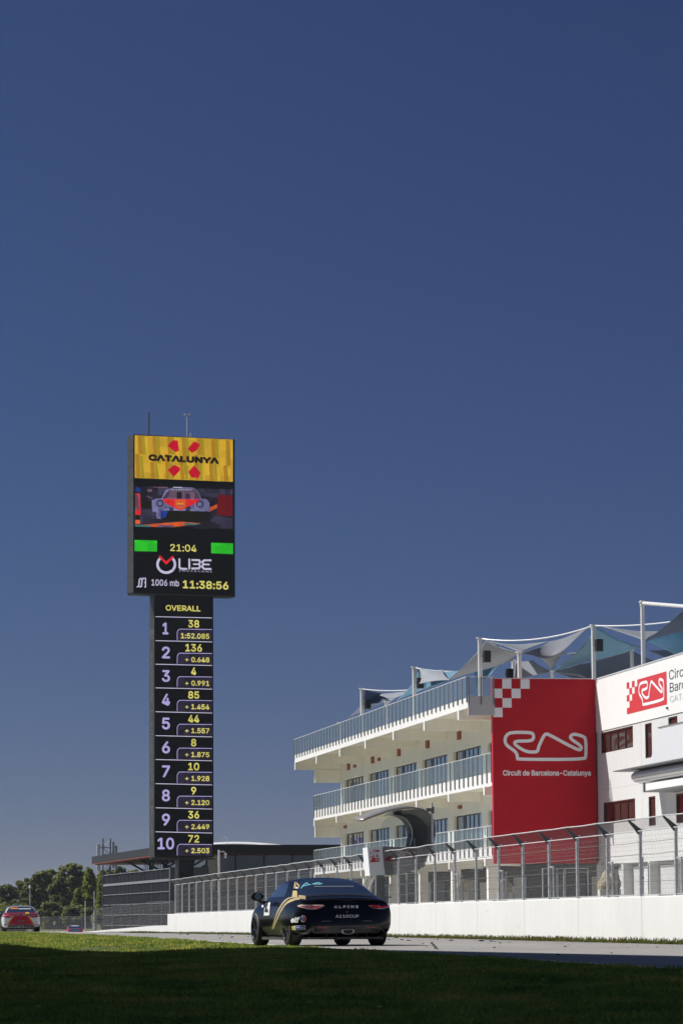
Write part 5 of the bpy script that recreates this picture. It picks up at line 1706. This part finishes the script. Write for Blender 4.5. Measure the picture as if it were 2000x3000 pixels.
def car(label, x, y, head, mats, plates, z=None, roll=0.0):
    t = thing('race_car', label, 'race car', (x, y, (zgf(x, y) + .004) if z is None else z), head, 'coupe race cars on the track')
    me = BODY.copy(); me.materials.clear(); me.materials.append(mats['body'])
    bd = bpy.data.objects.new('body', me); COL.objects.link(bd); bd.parent = t
    # windows
    wrap(poly([(-.66, -1.50), (.66, -1.50), (.70, -1.25), (.60, -.88), (.52, -.66), (-.52, -.66), (-.60, -.88), (-.70, -1.25)]), 'top', 'rear_window', M['car_glass'], t, .005, .05)
    wrap(poly([(-.60, 1.04), (.60, 1.04), (.66, .92), (.50, .35), (-.50, .35), (-.66, .92)]), 'top', 'windscreen', M['car_glass'], t, .005, .06)
    for pl in ('left', 'right'):
        wrap(poly([(.72, .900), (.62, .96), (.38, 1.075), (.12, 1.145), (-.20, 1.165), (-.42, 1.155), (-.56, 1.09), (-.60, .99), (-.58, .905)]), pl, 'side_window', M['car_glass'], t, .005, .04)
    wrap(poly([(-.64, -1.60), (.64, -1.60), (.66, -1.51), (-.66, -1.51)]), 'top', 'engine_vent', M['trim'], t, .006, .05)
    # ducktail lip
    rows = []
    for k in range(25):
        u = k / 24 * 2 - 1
        xx = u * .80; yy = -1.985 + .13 * u * u + .03 * u ** 4
        zz = .852 - .03 * u * u - .03 * u ** 6
        rows.append([(xx * .99, yy + .16, zz - .005), (xx, yy + .01, zz + .022), (xx, yy - .022, zz + .016), (xx, yy - .012, zz - .012), (xx * .985, yy + .06, zz - .045)])
    MB().grid(rows).build('tail_lip', mats.get('lip', mats['body']), t, smooth=True)
    # lights
    for s in (1, -1):
        L_ = wrap(poly([(s * .40, .735), (s * .44, .748), (s * .80, .752), (s * .865, .735), (s * .85, .715), (s * .74, .672), (s * .60, .664), (s * .49, .690)]), 'rear', 'taillight', M['lens_dark'] if s > 0 else mats.get('leftlens', M['lens_dark']), t, .010, .03, .008)
        wrap(stroke([(s * .43, .730), (s * .58, .722), (s * .66, .700), (s * .84, .722)], .014), 'rear', 'light_bar', M['lens_red'], L_, .016, .03)
        wrap(stroke([(s * .50, .685), (s * .62, .690), (s * .66, .708), (s * .60, .735)], .011), 'rear', 'light_bar', M['lens_red'], L_, .016, .03)
        wrap(stroke([(s * .60, .672), (s * .74, .680), (s * .86, .722)], .016), 'rear', 'lens_rim', M['lens_pale'], L_, .016, .03)
        wrap(rect(min(s * .36, s * .57), max(s * .36, s * .57), .325, .345), 'rear', 'reflector', M['refl_red'], t, .006, .03)
    # bumper and diffuser
    wrap(poly([(-.66, .30), (-.56, .345), (-.40, .352), (.40, .352), (.56, .345), (.66, .30), (.60, .235), (-.60, .235)]), 'rear', 'diffuser_panel', M['carbon'], t, .004, .04)
    wrap(stroke([(-.82, .20), (-.68, .30), (-.57, .36), (.57, .36), (.68, .30), (.82, .20)], .010), 'rear', 'bumper_crease', M['steel_dull'], t, .007, .04)
    for s in (1, -1):
        wrap(poly([(s * .60, .33), (s * .42, .325), (s * .50, .27), (s * .60, .25)]), 'rear', 'vent', M['trim'], t, .006, .03)
        wrap(stroke([(s * .30, .455), (s * .48, .452)], .014), 'rear', 'slot', M['steel_dull'], t, .004, .03)
    hexa = [(-.115, .275), (-.095, .305), (.095, .305), (.115, .275), (.075, .215), (-.075, .215)]
    hx = chaikin(hexa, 2)
    ex = MB()
    n = len(hx)
    for (yo, sc) in ((-2.13, 1.12), (-2.15, 1.0), (-2.13, .84), (-1.95, .82)):
        ex.v += [(a * sc, yo, .26 + (b - .26) * sc) for a, b in hx]
    ex.v += [(a, -1.95, b) for a, b in hx]
    for ring in range(3):
        ex.f += [(ring * n + i, ring * n + (i + 1) % n, (ring + 1) * n + (i + 1) % n, (ring + 1) * n + i) for i in range(n)]
    ex.f += [(i, 4 * n + i, 4 * n + (i + 1) % n, (i + 1) % n) for i in range(n)]
    e = ex.build('exhaust_tip', M['exhaust'], t)
    MB().prism_y([(a * .86, .26 + (b - .26) * .86) for a, b in hx], -2.12, -2.115).build('exhaust_core', M['trim'], e)
    # underside fins
    MB().box(-.70, .70, -2.02, -1.2, .125, .165).build('undertray', M['carbon'], t)
    for s in (-.38, -.2, .2, .38):
        MB().prism_x([(-2.05, .13), (-1.6, .12), (-1.6, .2), (-2.05, .235)], s - .008, s + .008).build('diffuser_fin', M['trim'], t)
    # side sills
    for s in (1, -1):
        MB().prism_z([(s * .80, -.82), (s * .885, -.80), (s * .875, 0), (s * .885, .80), (s * .80, .82)][::s], .115, .165).build('side_skirt', M['carbon'], t)
    mirror_part(t, 1, mats.get('mirror', M['trim'])); mirror_part(t, -1, mats.get('mirror', M['trim']))
    wheel(t, -1.21, -1, .3); wheel(t, 1.21, -1, .9); wheel(t, -1.21, 1, 1.2); wheel(t, 1.21, 1, 2.1)
    MB().tube([(0.02, -.62, 1.19), (0.02, -.70, 1.30)], .007, 5, .003).build('aerial', M['trim'], t)
    # tail camera nub, door line, handle
    MB().box(-.014, .014, -2.068, -2.045, .61, .63).build('tail_badge', M['steel_dull'], t)
    for pl in ('left', 'right'):
        wrap(stroke([(-.62, .84), (-.66, .60), (-.60, .30), (.45, .24), (.80, .36), (.82, .80)], .008), pl, 'door_gap', M['trim'], t, .002, .05)
    return t

# main car
cx0, cy0 = -.49, 64.67
c1 = car('black coupe race car with gold side stripes, nearest on the track', cx0, cy0, CARH, {'body': M['car_black'], 'leftlens': M['lens_pale']}, None)
def vq(zx, zy, crop=7):
    """point of the enlarged photo crop -> (a, b) across the view of the first car"""
    X_ = (720 if crop == 7 else 920) + zx / 6.533; Y_ = 2560 + zy / 6.533
    c_ = P(X_, Y_, 63.6)
    rel = c_ - Vector((cx0, cy0, 0))
    loc = Vector((rel.x * math.cos(CARH) + rel.y * math.sin(CARH), -rel.x * math.sin(CARH) + rel.y * math.cos(CARH), rel.z))
    return (loc.dot(VE), loc.z)
def vp(pts, crop=7): return poly([vq(*p, crop) for p in pts])
def vw(vf, name, mat, off=.006, step=.03): return wrap(vf, 'view', name, mat, c1, off, step)
# gold stripes flowing from roof pillar to sill
vw(vp([(930, 165), (952, 165), (958, 245), (930, 290), (918, 300)]), 'gold_stripe', M['gold'])
vw(vp([(965, 160), (1030, 235), (1005, 305), (992, 300), (1000, 250), (968, 215)]), 'gold_stripe', M['gold'])
vw(vp([(905, 335), (985, 340), (998, 480), (950, 475), (890, 462)]), 'gold_stripe', M['gold'])
vw(vp([(1020, 420), (1150, 440), (1150, 510), (1090, 500), (1005, 490)]), 'gold_stripe', M['gold'])
def ribbon2(a, b, name):
    va = [vq(*p) for p in a]; vb = [vq(*p) for p in b]
    n = len(va)
    vw((va + vb, [(i, i + 1, n + i + 1, n + i) for i in range(n - 1)]), name, M['gold'])
ribbon2([(935, 462), (860, 460), (800, 478), (740, 520), (680, 590), (620, 680), (580, 770), (540, 880), (510, 970), (482, 1062)],
        [(930, 474), (880, 477), (822, 494), (767, 538), (710, 604), (650, 694), (598, 786), (558, 886), (526, 976), (488, 1066)], 'gold_stripe')
ribbon2([(1010, 478), (930, 486), (860, 505), (800, 540), (740, 600), (690, 665), (640, 750), (605, 830), (560, 920), (500, 1066)],
        [(1050, 512), (960, 520), (880, 550), (810, 580), (760, 622), (715, 690), (668, 760), (620, 860), (575, 950), (514, 1070)], 'gold_stripe')
vw(vp([(958, 268), (985, 268), (990, 296), (950, 300)]), 'crest_sticker', M['sticker_white'], .009)
# number board on the front wing/door
pl = vw(vp([(335, 572), (444, 548), (428, 800), (316, 808)]), 'number_board', M['sticker_white'])
def vtext(s, x0, x1, y0, y1, mat, name='lettering', crop=7, bold=.03, shear=0, off=.009, skew=0.0, parent=c1):
    a0, b0 = vq(x0, y1, crop); a1, b1 = vq(x1, y0, crop)
    asp_ = abs((b1 - b0) / (a1 - a0)); v, f = text_in(s, 0, 1, 0, asp_, bold, shear)
    v = [(p[0], p[1] / asp_, p[2]) for p in v]
    v = [(a0 + (a1 - a0) * p[0], b0 + (b1 - b0) * p[1] + skew * p[0], dd(p)) for p in v]
    return wrap((v, f), 'view', name, mat, parent, off, .02)
vtext('44', 335, 412, 655, 750, M['sticker_black'], 'digits', off=.010)
vtext('CUP', 350, 410, 590, 635, M['print_grey'], off=.010)
# rear quarter stickers
vtext('elf', 882, 1050, 835, 945, M['sticker_white'], bold=.05, shear=.15)
gx_, gy_ = 1110, 870
def disc(cx_, cy_, rx, ry, n=18, a0=0, a1=6.2832):
    return [(cx_ + rx * math.cos(a0 + (a1 - a0) * k / n), cy_ + ry * math.sin(a0 + (a1 - a0) * k / n)) for k in range(n)]
vw(vp(disc(gx_, gy_, 50, 68)), 'round_emblem', M['sticker_white'], .007)
vw(vp([(1110, 815), (1150, 850), (1152, 900), (1120, 932), (1100, 905), (1122, 870)]), 'round_emblem', M['sticker_red'], .010)
vw(vp([(1070, 850), (1098, 838), (1105, 870), (1090, 905), (1068, 890)]), 'round_emblem', M['sticker_blue'], .010)
s_ = vw(vp([(895, 1008), (1152, 990), (1150, 1068), (903, 1084)]), 'tyre_sticker', M['sticker_white'])
vw(vp([(895, 1008), (935, 1006), (945, 1080), (903, 1084)]), 'tyre_sticker', M['car_yellow'], .009)
vw(vp([(962, 1012), (1144, 998), (1142, 1060), (968, 1072)]), 'tyre_sticker', M['sticker_blue'], .009)
vtext('MICHELIN', 985, 1118, 1020, 1048, M['sticker_white'], off=.012, skew=.001)
# lettering on the tail
wrap(text_in('A L P I N E', -.235, .225, .688, .738, .10), 'rear', 'lettering', M['sticker_white'], c1, .006, .02)
wrap(text_in('A110CUP', -.215, .225, .515, .570, .04), 'rear', 'lettering', M['sticker_white'], c1, .006, .02)
# signature on the rear window
for a in ([(1060, 296), (1085, 255), (1120, 215), (1165, 188), (1185, 205), (1195, 228), (1240, 222)], [(1085, 258), (1140, 240), (1200, 226)],
          [(1268, 216), (1300, 205), (1370, 186), (1400, 188), (1420, 205), (1462, 202)], [(1290, 215), (1350, 212), (1430, 214)]):
    vw(stroke([vq(*p) for p in a], .014), 'cyan_signature', M['sticker_cyan'], .010, .03)
wrap(rect(-.36, .40, 1.085, 1.092), 'rear', 'sunstrip', M['print_grey'], c1, .008, .04)
vw(vp(disc(285, 625, 20, 24)), 'white_mark', M['sticker_white'])
wrap(stroke([(-.70, .30), (-.76, .17)], .05), 'left', 'gold_mark', M['gold'], c1, .006, .03)

# second car: white and red, at the left edge
X2 = P(56, 2726, 167)
c2 = car('white and red coupe race car with yellow marks, at the left edge', X2.x - .15, 169.2, R(6.2), {'body': M['car_white'], 'lip': M['sticker_black'], 'mirror': M['trim']}, None)
def w2(vf, name, mat, off=.005, pl_='rear'): return wrap(vf, pl_, name, mat, c2, off, .04)
w2(poly([(-.92, .80), (-.80, .90), (.80, .90), (.86, .83), (.70, .77), (-.70, .77), (-.9, .70)]), 'red_band', M['car_red'])
w2(poly([(-.68, 1.0), (-.86, .86), (.86, .86), (.68, 1.0), (.74, .93), (-.74, .93)]), 'red_band', M['car_red'], .003)
w2(poly([(-.34, .76), (.34, .76), (.62, .36), (-.62, .36)]), 'red_tail_panel', M['car_red'])
w2(stroke([(-.36, .75), (-.66, .34)], .05), 'yellow_edge', M['car_yellow'], .008)
w2(stroke([(.36, .75), (.66, .34)], .05), 'yellow_edge', M['car_yellow'], .008)
w2(rect(-.22, .22, .485, .56), 'tail_plate', M['sticker_black'], .008)
w2(text_in('A110CUP', -.18, .18, .505, .545, .02), 'lettering', M['sticker_white'], .012)
w2(rect(.22, .40, .86, .94), 'yellow_mark', M['car_yellow'], .009)
wrap(rect(.20, .36, -.60, -.05), 'top', 'yellow_mark', M['car_yellow'], c2, .009, .05)
w2(rect(-.50, -.12, 1.10, 1.16), 'orange_strip', new_mat('orange_sticker', (.8, .25, .02), .4), .010)
w2(rect(-.10, .50, 1.09, 1.12), 'white_strip', M['sticker_white'], .010)
for s in (-1, 1):
    w2(rect(min(s * .66, s * .80), max(s * .66, s * .80), .44, .50), 'sponsor_sticker', M['print_grey'], .008)
    w2(rect(min(s * .66, s * .84), max(s * .66, s * .84), .33, .37), 'sponsor_sticker', M['sticker_blue'], .008)
# third car: red and cyan, far ahead
X3 = P(217, 2716, 385)
c3 = car('small distant red and light blue coupe race car about to vanish over the crest', X3.x, 385, R(7), {'body': M['car_redl'], 'lip': M['car_cyan'], 'mirror': M['trim']}, None)
wrap(rect(-.5, .62, .60, .80), 'rear', 'cyan_tail_panel', M['car_cyan'], c3, .006, .05)
wrap(rect(-.35, .5, 1.10, 1.15), 'rear', 'cyan_strip', M['car_cyan'], c3, .010, .05)
wrap(rect(-.35, .5, 1.17, 1.21), 'rear', 'white_strip', M['sticker_white'], c3, .010, .05)
wrap(rect(-.88, -.62, .35, .62), 'rear', 'number_board', M['sticker_white'], c3, .010, .05)
# ---------------------------------------------------------------- race director's stand behind the fence
SD = 101.4
sp0 = P(1135, 2560, SD)
rot_s = R(10)
stand = thing('pit_stand', 'grey pit lane stand with curved hooped roof, clear side screens and red logo board', 'stand', (sp0.x, SD, 0), rot_s)
SX = Vector((math.cos(rot_s), math.sin(rot_s), 0))
def sl(px, py):
    d = P(px, py, 1.0) - Vector((0, 0, CAM_H))
    n = Vector((SX.y, -SX.x, 0)); T0 = Vector((sp0.x, SD, 0)); o = Vector((0, 0, CAM_H))
    k = (T0 - o).dot(n) / d.dot(n); p = o + d * k
    return ((p - T0).dot(SX), p.z)
K = lambda x, y: sl(980 + x / 3.733, 2300 + y / 3.733)      # enlarged crop (980,2300)-(1400,2700)
# box: silver end with concave right edge, grey long side
e = [K(328, 690), K(355, 998), K(523, 988), K(508, 900), K(496, 780), K(490, 672)]
MB().prism_y(e, -.45, .35).build('end_board', M['sign_white'], stand)
s2 = [K(490, 674), K(508, 900), K(523, 990), K(700, 985), K(960, 900), K(1030, 640), K(930, 690)]
MB().prism_y(s2, -.30, .25).build('side_panel', M['grey_shell'], stand)
def sq(pts, name, mat, y=-.46): 
    v = [K(*p) for p in pts]
    return MB().add([(a, y, b) for a, b in v], [tuple(range(len(v)))]).build(name, mat, stand)
sq([(365, 852), (460, 845), (455, 715), (388, 722), (388, 760), (372, 830)], 'logo_board', M['red_sign'])
v = circuit_in(*[K(388, 0)[0], K(448, 0)[0], K(0, 800)[1], K(0, 738)[1]], .035)
MB().add([(p[0], -.468 - dd(p), p[1]) for p in v[0]], v[1]).build('circuit_emblem', M['print_white'], stand)
v = text_in('Circuit', K(408, 0)[0], K(450, 0)[0], K(0, 836)[1], K(0, 816)[1], .03)
MB().add([(p[0], -.468 - dd(p), p[1]) for p in v[0]], v[1]).build('lettering', M['print_white'], stand)
for k in range(3):
    sq([(358, 850 - k * 44), (366, 850 - k * 44), (372, 828 - k * 44), (362, 828 - k * 44)], 'checker_square', M['red_sign'])
dim = new_mat('dark_red_board', (0.28, 0.03, 0.035), .5)  # darker red than the logo on the end board
sq([(530, 838), (640, 838), (880, 810), (880, 706), (635, 710), (635, 760), (560, 790), (530, 800)], 'side_logo', dim, -.306)
sq([(530, 740), (552, 738), (552, 706), (530, 708)], 'checker_square', dim, -.306)
sq([(580, 736), (602, 734), (602, 706), (580, 708)], 'checker_square', dim, -.306)
v = circuit_in(K(645, 0)[0], K(855, 0)[0], K(0, 796)[1], K(0, 735)[1], .035)
MB().add([(p[0], -.31 - dd(p), p[1]) for p in v[0]], v[1]).build('circuit_emblem', M['silver'], stand)
v = text_in('Barcelona', K(680, 0)[0], K(820, 0)[0], K(0, 830)[1], K(0, 808)[1], .02)
MB().add([(p[0], -.31 - dd(p), p[1]) for p in v[0]], v[1]).build('lettering', M['print_grey'], stand)
# hooped roof shell: outer and inner curve
outer = [(265, 410), (420, 350), (560, 300), (700, 275), (830, 268), (920, 285), (990, 330), (1035, 400), (1050, 480), (1045, 560), (1020, 660), (965, 780), (920, 860), (870, 925)]
inner = [(265, 412), (445, 388), (540, 345), (620, 330), (700, 345), (760, 385), (800, 440), (820, 500), (825, 560), (815, 620), (800, 672)]
def res(pts, n):
    v = [Vector(p) for p in pts]; L = [0]
    for a, b in zip(v[:-1], v[1:]): L.append(L[-1] + (b - a).length)
    out = []
    for k in range(n):
        t = L[-1] * k / (n - 1); i = max(j for j in range(len(L)) if L[j] <= t + 1e-9); i = min(i, len(v) - 2)
        out.append(v[i].lerp(v[i + 1], (t - L[i]) / (L[i + 1] - L[i])))
    return out
oc = res(outer, 28)
rows = []
for p in oc:
    a, b = K(p.x, p.y)
    rows.append([(a, -.55, b), (a, .9, b + .10)])
sh = MB().grid(rows).build('roof_shell', M['grey_shell'], stand, smooth=True)
md = sh.modifiers.new('t', 'SOLIDIFY'); md.thickness = .05
M['lining'] = new_mat('dark_shell_lining', (0.19, 0.21, 0.205), .4)
M['glass_clear'] = glass_mat('clear_screen_glass', (0.25, 0.30, 0.28), .05, .85)
oc2 = res(outer[3:], 22); ic2 = res(inner[4:], 22)
mbx = MB()
mbx.grid([[(K(p.x, p.y)[0], -.545, K(p.x, p.y)[1]), (K(q_.x, q_.y)[0], -.30, K(q_.x, q_.y)[1])] for p, q_ in zip(res([(700, 280), (830, 272), (920, 290), (990, 335), (1035, 405), (1048, 480), (1042, 560), (1018, 660), (962, 780)], 22),
                res([(700, 318), (800, 320), (880, 345), (940, 395), (985, 450), (1000, 510), (995, 570), (970, 660), (900, 780)], 22))])
mbx.build('shell_edge', M['grey_shell'], stand, smooth=True)
# inner band
MB().grid([[(K(p.x, p.y)[0], -.42, K(p.x, p.y)[1]), (K(p.x, p.y)[0] + .18, .8, K(p.x, p.y)[1] + .05)] for p in res(inner[3:], 20)]).build('inner_band', M['silver'], stand, smooth=True)
sq([(835, 470), (860, 395), (915, 400), (975, 440), (990, 520), (975, 580), (850, 582)], 'dark_cabin', M['glass_dark'], .30)
v = text_in('00', K(832, 0)[0], K(915, 0)[0], K(0, 532)[1], K(0, 478)[1], .0)
MB().add([(p[0], .29 - dd(p), p[1]) for p in v[0]], v[1]).build('digits', M['print_grey'], stand)
sq(chaikin([(515, 460), (560, 370), (640, 335), (730, 362), (800, 440), (826, 560), (800, 668), (520, 668)], 2), 'clear_screen', M['glass_clear'], .2)
la = res([(560, 302), (700, 278), (830, 270), (920, 287), (990, 332), (1035, 402), (1049, 480), (1044, 560), (1019, 660), (990, 720)], 24)
lb_ = res([(560, 345), (620, 332), (700, 347), (760, 387), (800, 442), (820, 500), (825, 560), (817, 610), (808, 650), (800, 690)], 24)
MB().grid([[(K(p.x, p.y)[0], -.25, K(p.x, p.y)[1]), (K(p.lerp(q_, .5).x, p.lerp(q_, .5).y)[0], .1, K(p.lerp(q_, .5).x, p.lerp(q_, .5).y)[1]), (K(q_.x, q_.y)[0], .42, K(q_.x, q_.y)[1])] for p, q_ in zip(la, lb_)]).build('inner_lining', M['lining'], stand, smooth=True)
MB().tube([K(1020, 205)[:1] + (-.6,) + K(1020, 205)[1:], K(1022, 640)[:1] + (-.6,) + K(1022, 640)[1:]], .035, 8).build('aerial_pole', M['steel'], stand)
a, b = K(1000, 285)
MB().box(a - .12, a + .02, -.66, -.55, b - .04, b + .06).box(a + .05, a + .11, -.66, -.55, b - .1, b + .1).build('camera', M['steel_dull'], stand)
for (x0, y0, x1, y1) in ((375, 995, 345, 1170), (455, 998, 425, 1120), (400, 998, 400, 1250)):
    p, q_ = K(x0, y0), K(x1, y1)
    MB().tube([(p[0], .3, p[1]), (q_[0], 1.9, q_[1] - .5)], .03, 6).build('strut', M['white'], stand)
MB().tube([(K(880, 585)[0], .1, K(880, 585)[1]), (K(880, 672)[0], .1, K(880, 672)[1])], .02, 6).build('strut', M['white'], stand)
for x in (560, 900):
    q_ = K(x, 985)
    MB().box(q_[0] - .12, q_[0] + .12, .9, 1.15, 0, q_[1] + .1).build('leg', M['steel_dull'], stand)

# ---------------------------------------------------------------- inner pit lane wall, gates, clutter behind the fence
iw = thing('pit_lane_wall', 'low pale concrete wall across the pit lane seen through the fence netting', 'wall', (0, 0, 0))
for k in range(13):
    a, b = 82 + k * 5.6, 82 + k * 5.6 + 5.5
    off = 3.2
    vs = []
    for D_ in (a, b):
        x = wall_x(D_) + off
        vs += [(x, D_, 0), (x, D_, 1.02), (x + .2, D_, 1.02), (x + .2, D_, 0)]
    MB().add(vs, [(0, 1, 2, 3), (7, 6, 5, 4), (0, 4, 5, 1), (1, 5, 6, 2), (2, 6, 7, 3)]).build('wall_panel', M['concrete' if k % 5 == 3 else 'facade'], iw)
for i, (px0, px1, lb) in enumerate(((1590, 1652, 'grey framed mesh gate below the red panel, left leaf'), (1656, 1722, 'grey framed mesh gate below the red panel, right leaf'), (1795, 1878, 'wide mesh gate below the white block beside the pale stones'), (1900, 1990, 'wide mesh gate nearest the right edge'))):
    D_ = 100
    A_, B_ = P(px0, 2630, D_), P(px1, 2630, D_)
    zt = P(px0, 2545 if i < 2 else 2530, D_).z
    gt = thing('mesh_gate', lb, 'gate', (A_.x, D_, 0), 0, 'mesh gates in the pit lane')
    w = B_.x - A_.x
    MB().tube([(0, 0, 0), (0, 0, zt), (w, 0, zt), (w, 0, 0)], .022, 6).tube([(0, 0, zt * .55), (w, 0, zt * .55)], .014, 5).build('gate_frame', M['steel'], gt)
    mb = MB()
    for k in range(int((w + zt) / .09)):
        s0 = k * .09 - zt
        for sg in (1, -1):
            a0, a1 = max(0, s0), min(w, s0 + zt)
            if a1 <= a0: continue
            z0_, z1_ = a0 - s0, a1 - s0
            if sg < 0: z0_, z1_ = zt - z0_, zt - z1_
            mb.add([(a0, 0, z0_), (a0 + .007, 0, z0_), (a1 + .007, 0, z1_), (a1, 0, z1_)], [(0, 1, 2, 3)])
    mb.build('mesh', M['wire'], gt)['kind'] = 'stuff'
for (px, py, D_, r_, lb) in ((1785, 2585, 120, .36, 'large pale yellow rock behind the netting below the white block'), (1480, 2600, 125, .26, 'pale stone block seen through the fence left of the gates'), (1352, 2600, 125, .22, 'smaller pale stone block seen through the fence')):
    p = P(px, py, D_)
    bm = bmesh.new(); bmesh.ops.create_icosphere(bm, subdivisions=3, radius=r_)
    rr_ = random.Random(int(px))
    for v in bm.verts:
        f = 1 + .22 * math.sin(v.co.x * 9 + px) * math.sin(v.co.z * 11) + rr_.uniform(-.05, .05)
        v.co = Vector((v.co.x * f * 1.1, v.co.y * f, v.co.z * f * 1.15))
    me = bpy.data.meshes.new('boulder'); bm.to_mesh(me); bm.free(); me.materials.append(M['stone'])
    o = bpy.data.objects.new('boulder', me); COL.objects.link(o); o.location = p
    tag(o, lb, 'rock')
    # concrete plinth that the stone stands on
    pd = MB().prism_z([(-r_, -r_), (r_, -r_), (r_ * 1.1, r_), (-r_ * 1.1, r_)], 0, p.z - r_ * .7).build('plinth', M['concrete'], loc=(p.x, p.y, 0))
    tag(pd, 'concrete plinth under the ' + lb.split(' seen')[0].split(' behind')[0] + ' in the pit lane', 'plinth')
# white posts behind the fence
for i, (px, pyt, lb) in enumerate(((1107, 2590, 'white bollard post left of the pit stand supports'), (1142, 2590, 'white bollard post just right of the pit stand supports'), (1880, 2512, 'white post with dark slot beside the wide gate'), (1411, 2398, 'small white sign post on the lower balcony'))):
    if i == 3: continue
    D_ = 112 if i < 2 else 100
    p = P(px, pyt, D_)
    t = thing('marker_post', lb, 'post', (p.x, D_, 0))
    MB().bevbox(-.045, .045, -.03, .03, 0, p.z, .012).build('shaft', M['white'], t)
    MB().box(-.046, .046, -.034, -.031, p.z * .72, p.z * .74).box(-.046, .046, -.034, -.031, p.z * .5, p.z * .52).build('band', M['frame'], t)
# lamp pole with camera left of the dark pavilion
p = P(641, 2491, 150)
t = thing('camera_pole', 'grey steel pole with hanging dome camera in front of the black building', 'pole', (p.x, 150, -.1))
h = p.z + .1
MB().tube([(0, 0, 0), (0, 0, h)], .045, 8).build('shaft', M['steel'], t)
MB().tube([(0, 0, h - .08), (.22, 0, h - .07), (.28, 0, h - .14)], .025, 6).build('arm', M['steel'], t)
dm = MB().tube([(.28, 0, h - .14), (.28, 0, h - .22), (.28, 0, h - .30), (.28, 0, h - .36)], .065, 10, .04).build('dome_camera', M['silver'], t)
MB().tube([(.28, 0, h - .28), (.28, 0, h - .255)], .08, 12).build('camera_ring', M['frame'], dm)
# far poles, board, marshal ladder
for (px, pyt, D_, lb, ball) in ((88, 2602, 300, 'thin lamp pole with white globe in front of the trees', True), (276, 2612, 260, 'thin grey pole before the conifer near the dark building', False), (250, 2640, 240, 'thin pole standing in the far netting beside the small car', False)):
    p = P(px, pyt, D_)
    g0 = fg(D_)
    t = thing('slender_pole', lb, 'pole', (p.x, D_, g0))
    MB().tube([(0, 0, 0), (0, 0, p.z - g0)], .035, 6).build('shaft', M['steel'], t)
    if ball:
        MB().tube([(0, 0, p.z - g0 - .02), (0, 0, p.z - g0 + .06), (0, 0, p.z - g0 + .2), (0, 0, p.z - g0 + .25)], .12, 8, .07).build('lamp_globe', M['white'], t)
        MB().box(-.22, -.05, -.05, .05, p.z - g0 - .5, p.z - g0 - .35).build('camera', M['steel_dull'], t)
p = P(159, 2705, 230)
t = thing('number_sign', 'small white board numbered 1 on a thin post beyond the crest', 'sign', (p.x, 230, fg(230)))
hz_ = p.z - fg(230)
MB().tube([(0, 0, 0), (0, 0, hz_)], .02, 5).build('post', M['steel_dull'], t)
bd_ = MB().box(-.085, .085, -.03, -.01, hz_ - .11, hz_ + .11).build('board', M['white'], t)
v, f = text_in('1', -.02, .02, hz_ - .07, hz_ + .07, .03)
MB().add([(p[0], -.034 - dd(p), p[1]) for p in v], f).build('digit', M['print_dark'], bd_)
p = P(272, 2682, 215)
t = thing('marshal_ladder', 'white ladder leaning on the far netting right of the small car', 'ladder', (p.x, 215, fg(215)))
h = p.z - fg(215)
MB().tube([(-.1, 0, h), (.02, 0, 0)], .02, 5).tube([(-.02, 0, h), (.22, 0, 0)], .02, 5).build('rail', M['white'], t)
for k in range(6):
    f_ = (k + .5) / 6
    MB().tube([(-.1 + .12 * (1 - f_), 0, h * f_), (-.02 + .24 * (1 - f_), 0, h * f_)], .013, 4).build('rung', M['white'], t)
# two marshals' dark figures are not told apart in the netting; a low earth bank closes the view there
rows = []
for D_ in range(175, 460, 12):
    x = lowx(D_) + 3
    rows.append([(x, D_, fg(D_) - .3), (x + 3, D_ + 2, fg(D_) + .75 + .1 * math.sin(D_ * .3)), (x + 9, D_ + 3, fg(D_) + .7), (x + 14, D_, fg(D_) - .4)])
o = MB().grid(rows).build('earth_bank', new_mat('dry_earth_bank', (.20, .15, .08), .95, base2=(.09, .10, .035), nscale=.5, bump=.5, bscale=4), smooth=True)
if o.data.polygons[0].normal.z < 0: o.data.flip_normals()
o['kind'] = 'structure'

# ---------------------------------------------------------------- thin even air haze round the whole scene
hz = MB().box(-6100, 6100, -450, 8100, -6.0, 50.0).build('haze', None)
hz['kind'] = 'stuff'
hm = bpy.data.materials.new('air'); hm.use_nodes = True
hn = hm.node_tree; hn.nodes.clear()
ho = hn.nodes.new('ShaderNodeOutputMaterial'); hv = hn.nodes.new('ShaderNodeVolumePrincipled')
hv.inputs['Color'].default_value = (0.86, 0.90, 1.0, 1)
hv.inputs['Density'].default_value = 0.0001
hn.links.new(hv.outputs[0], ho.inputs['Volume'])
hz.data.materials.append(hm)
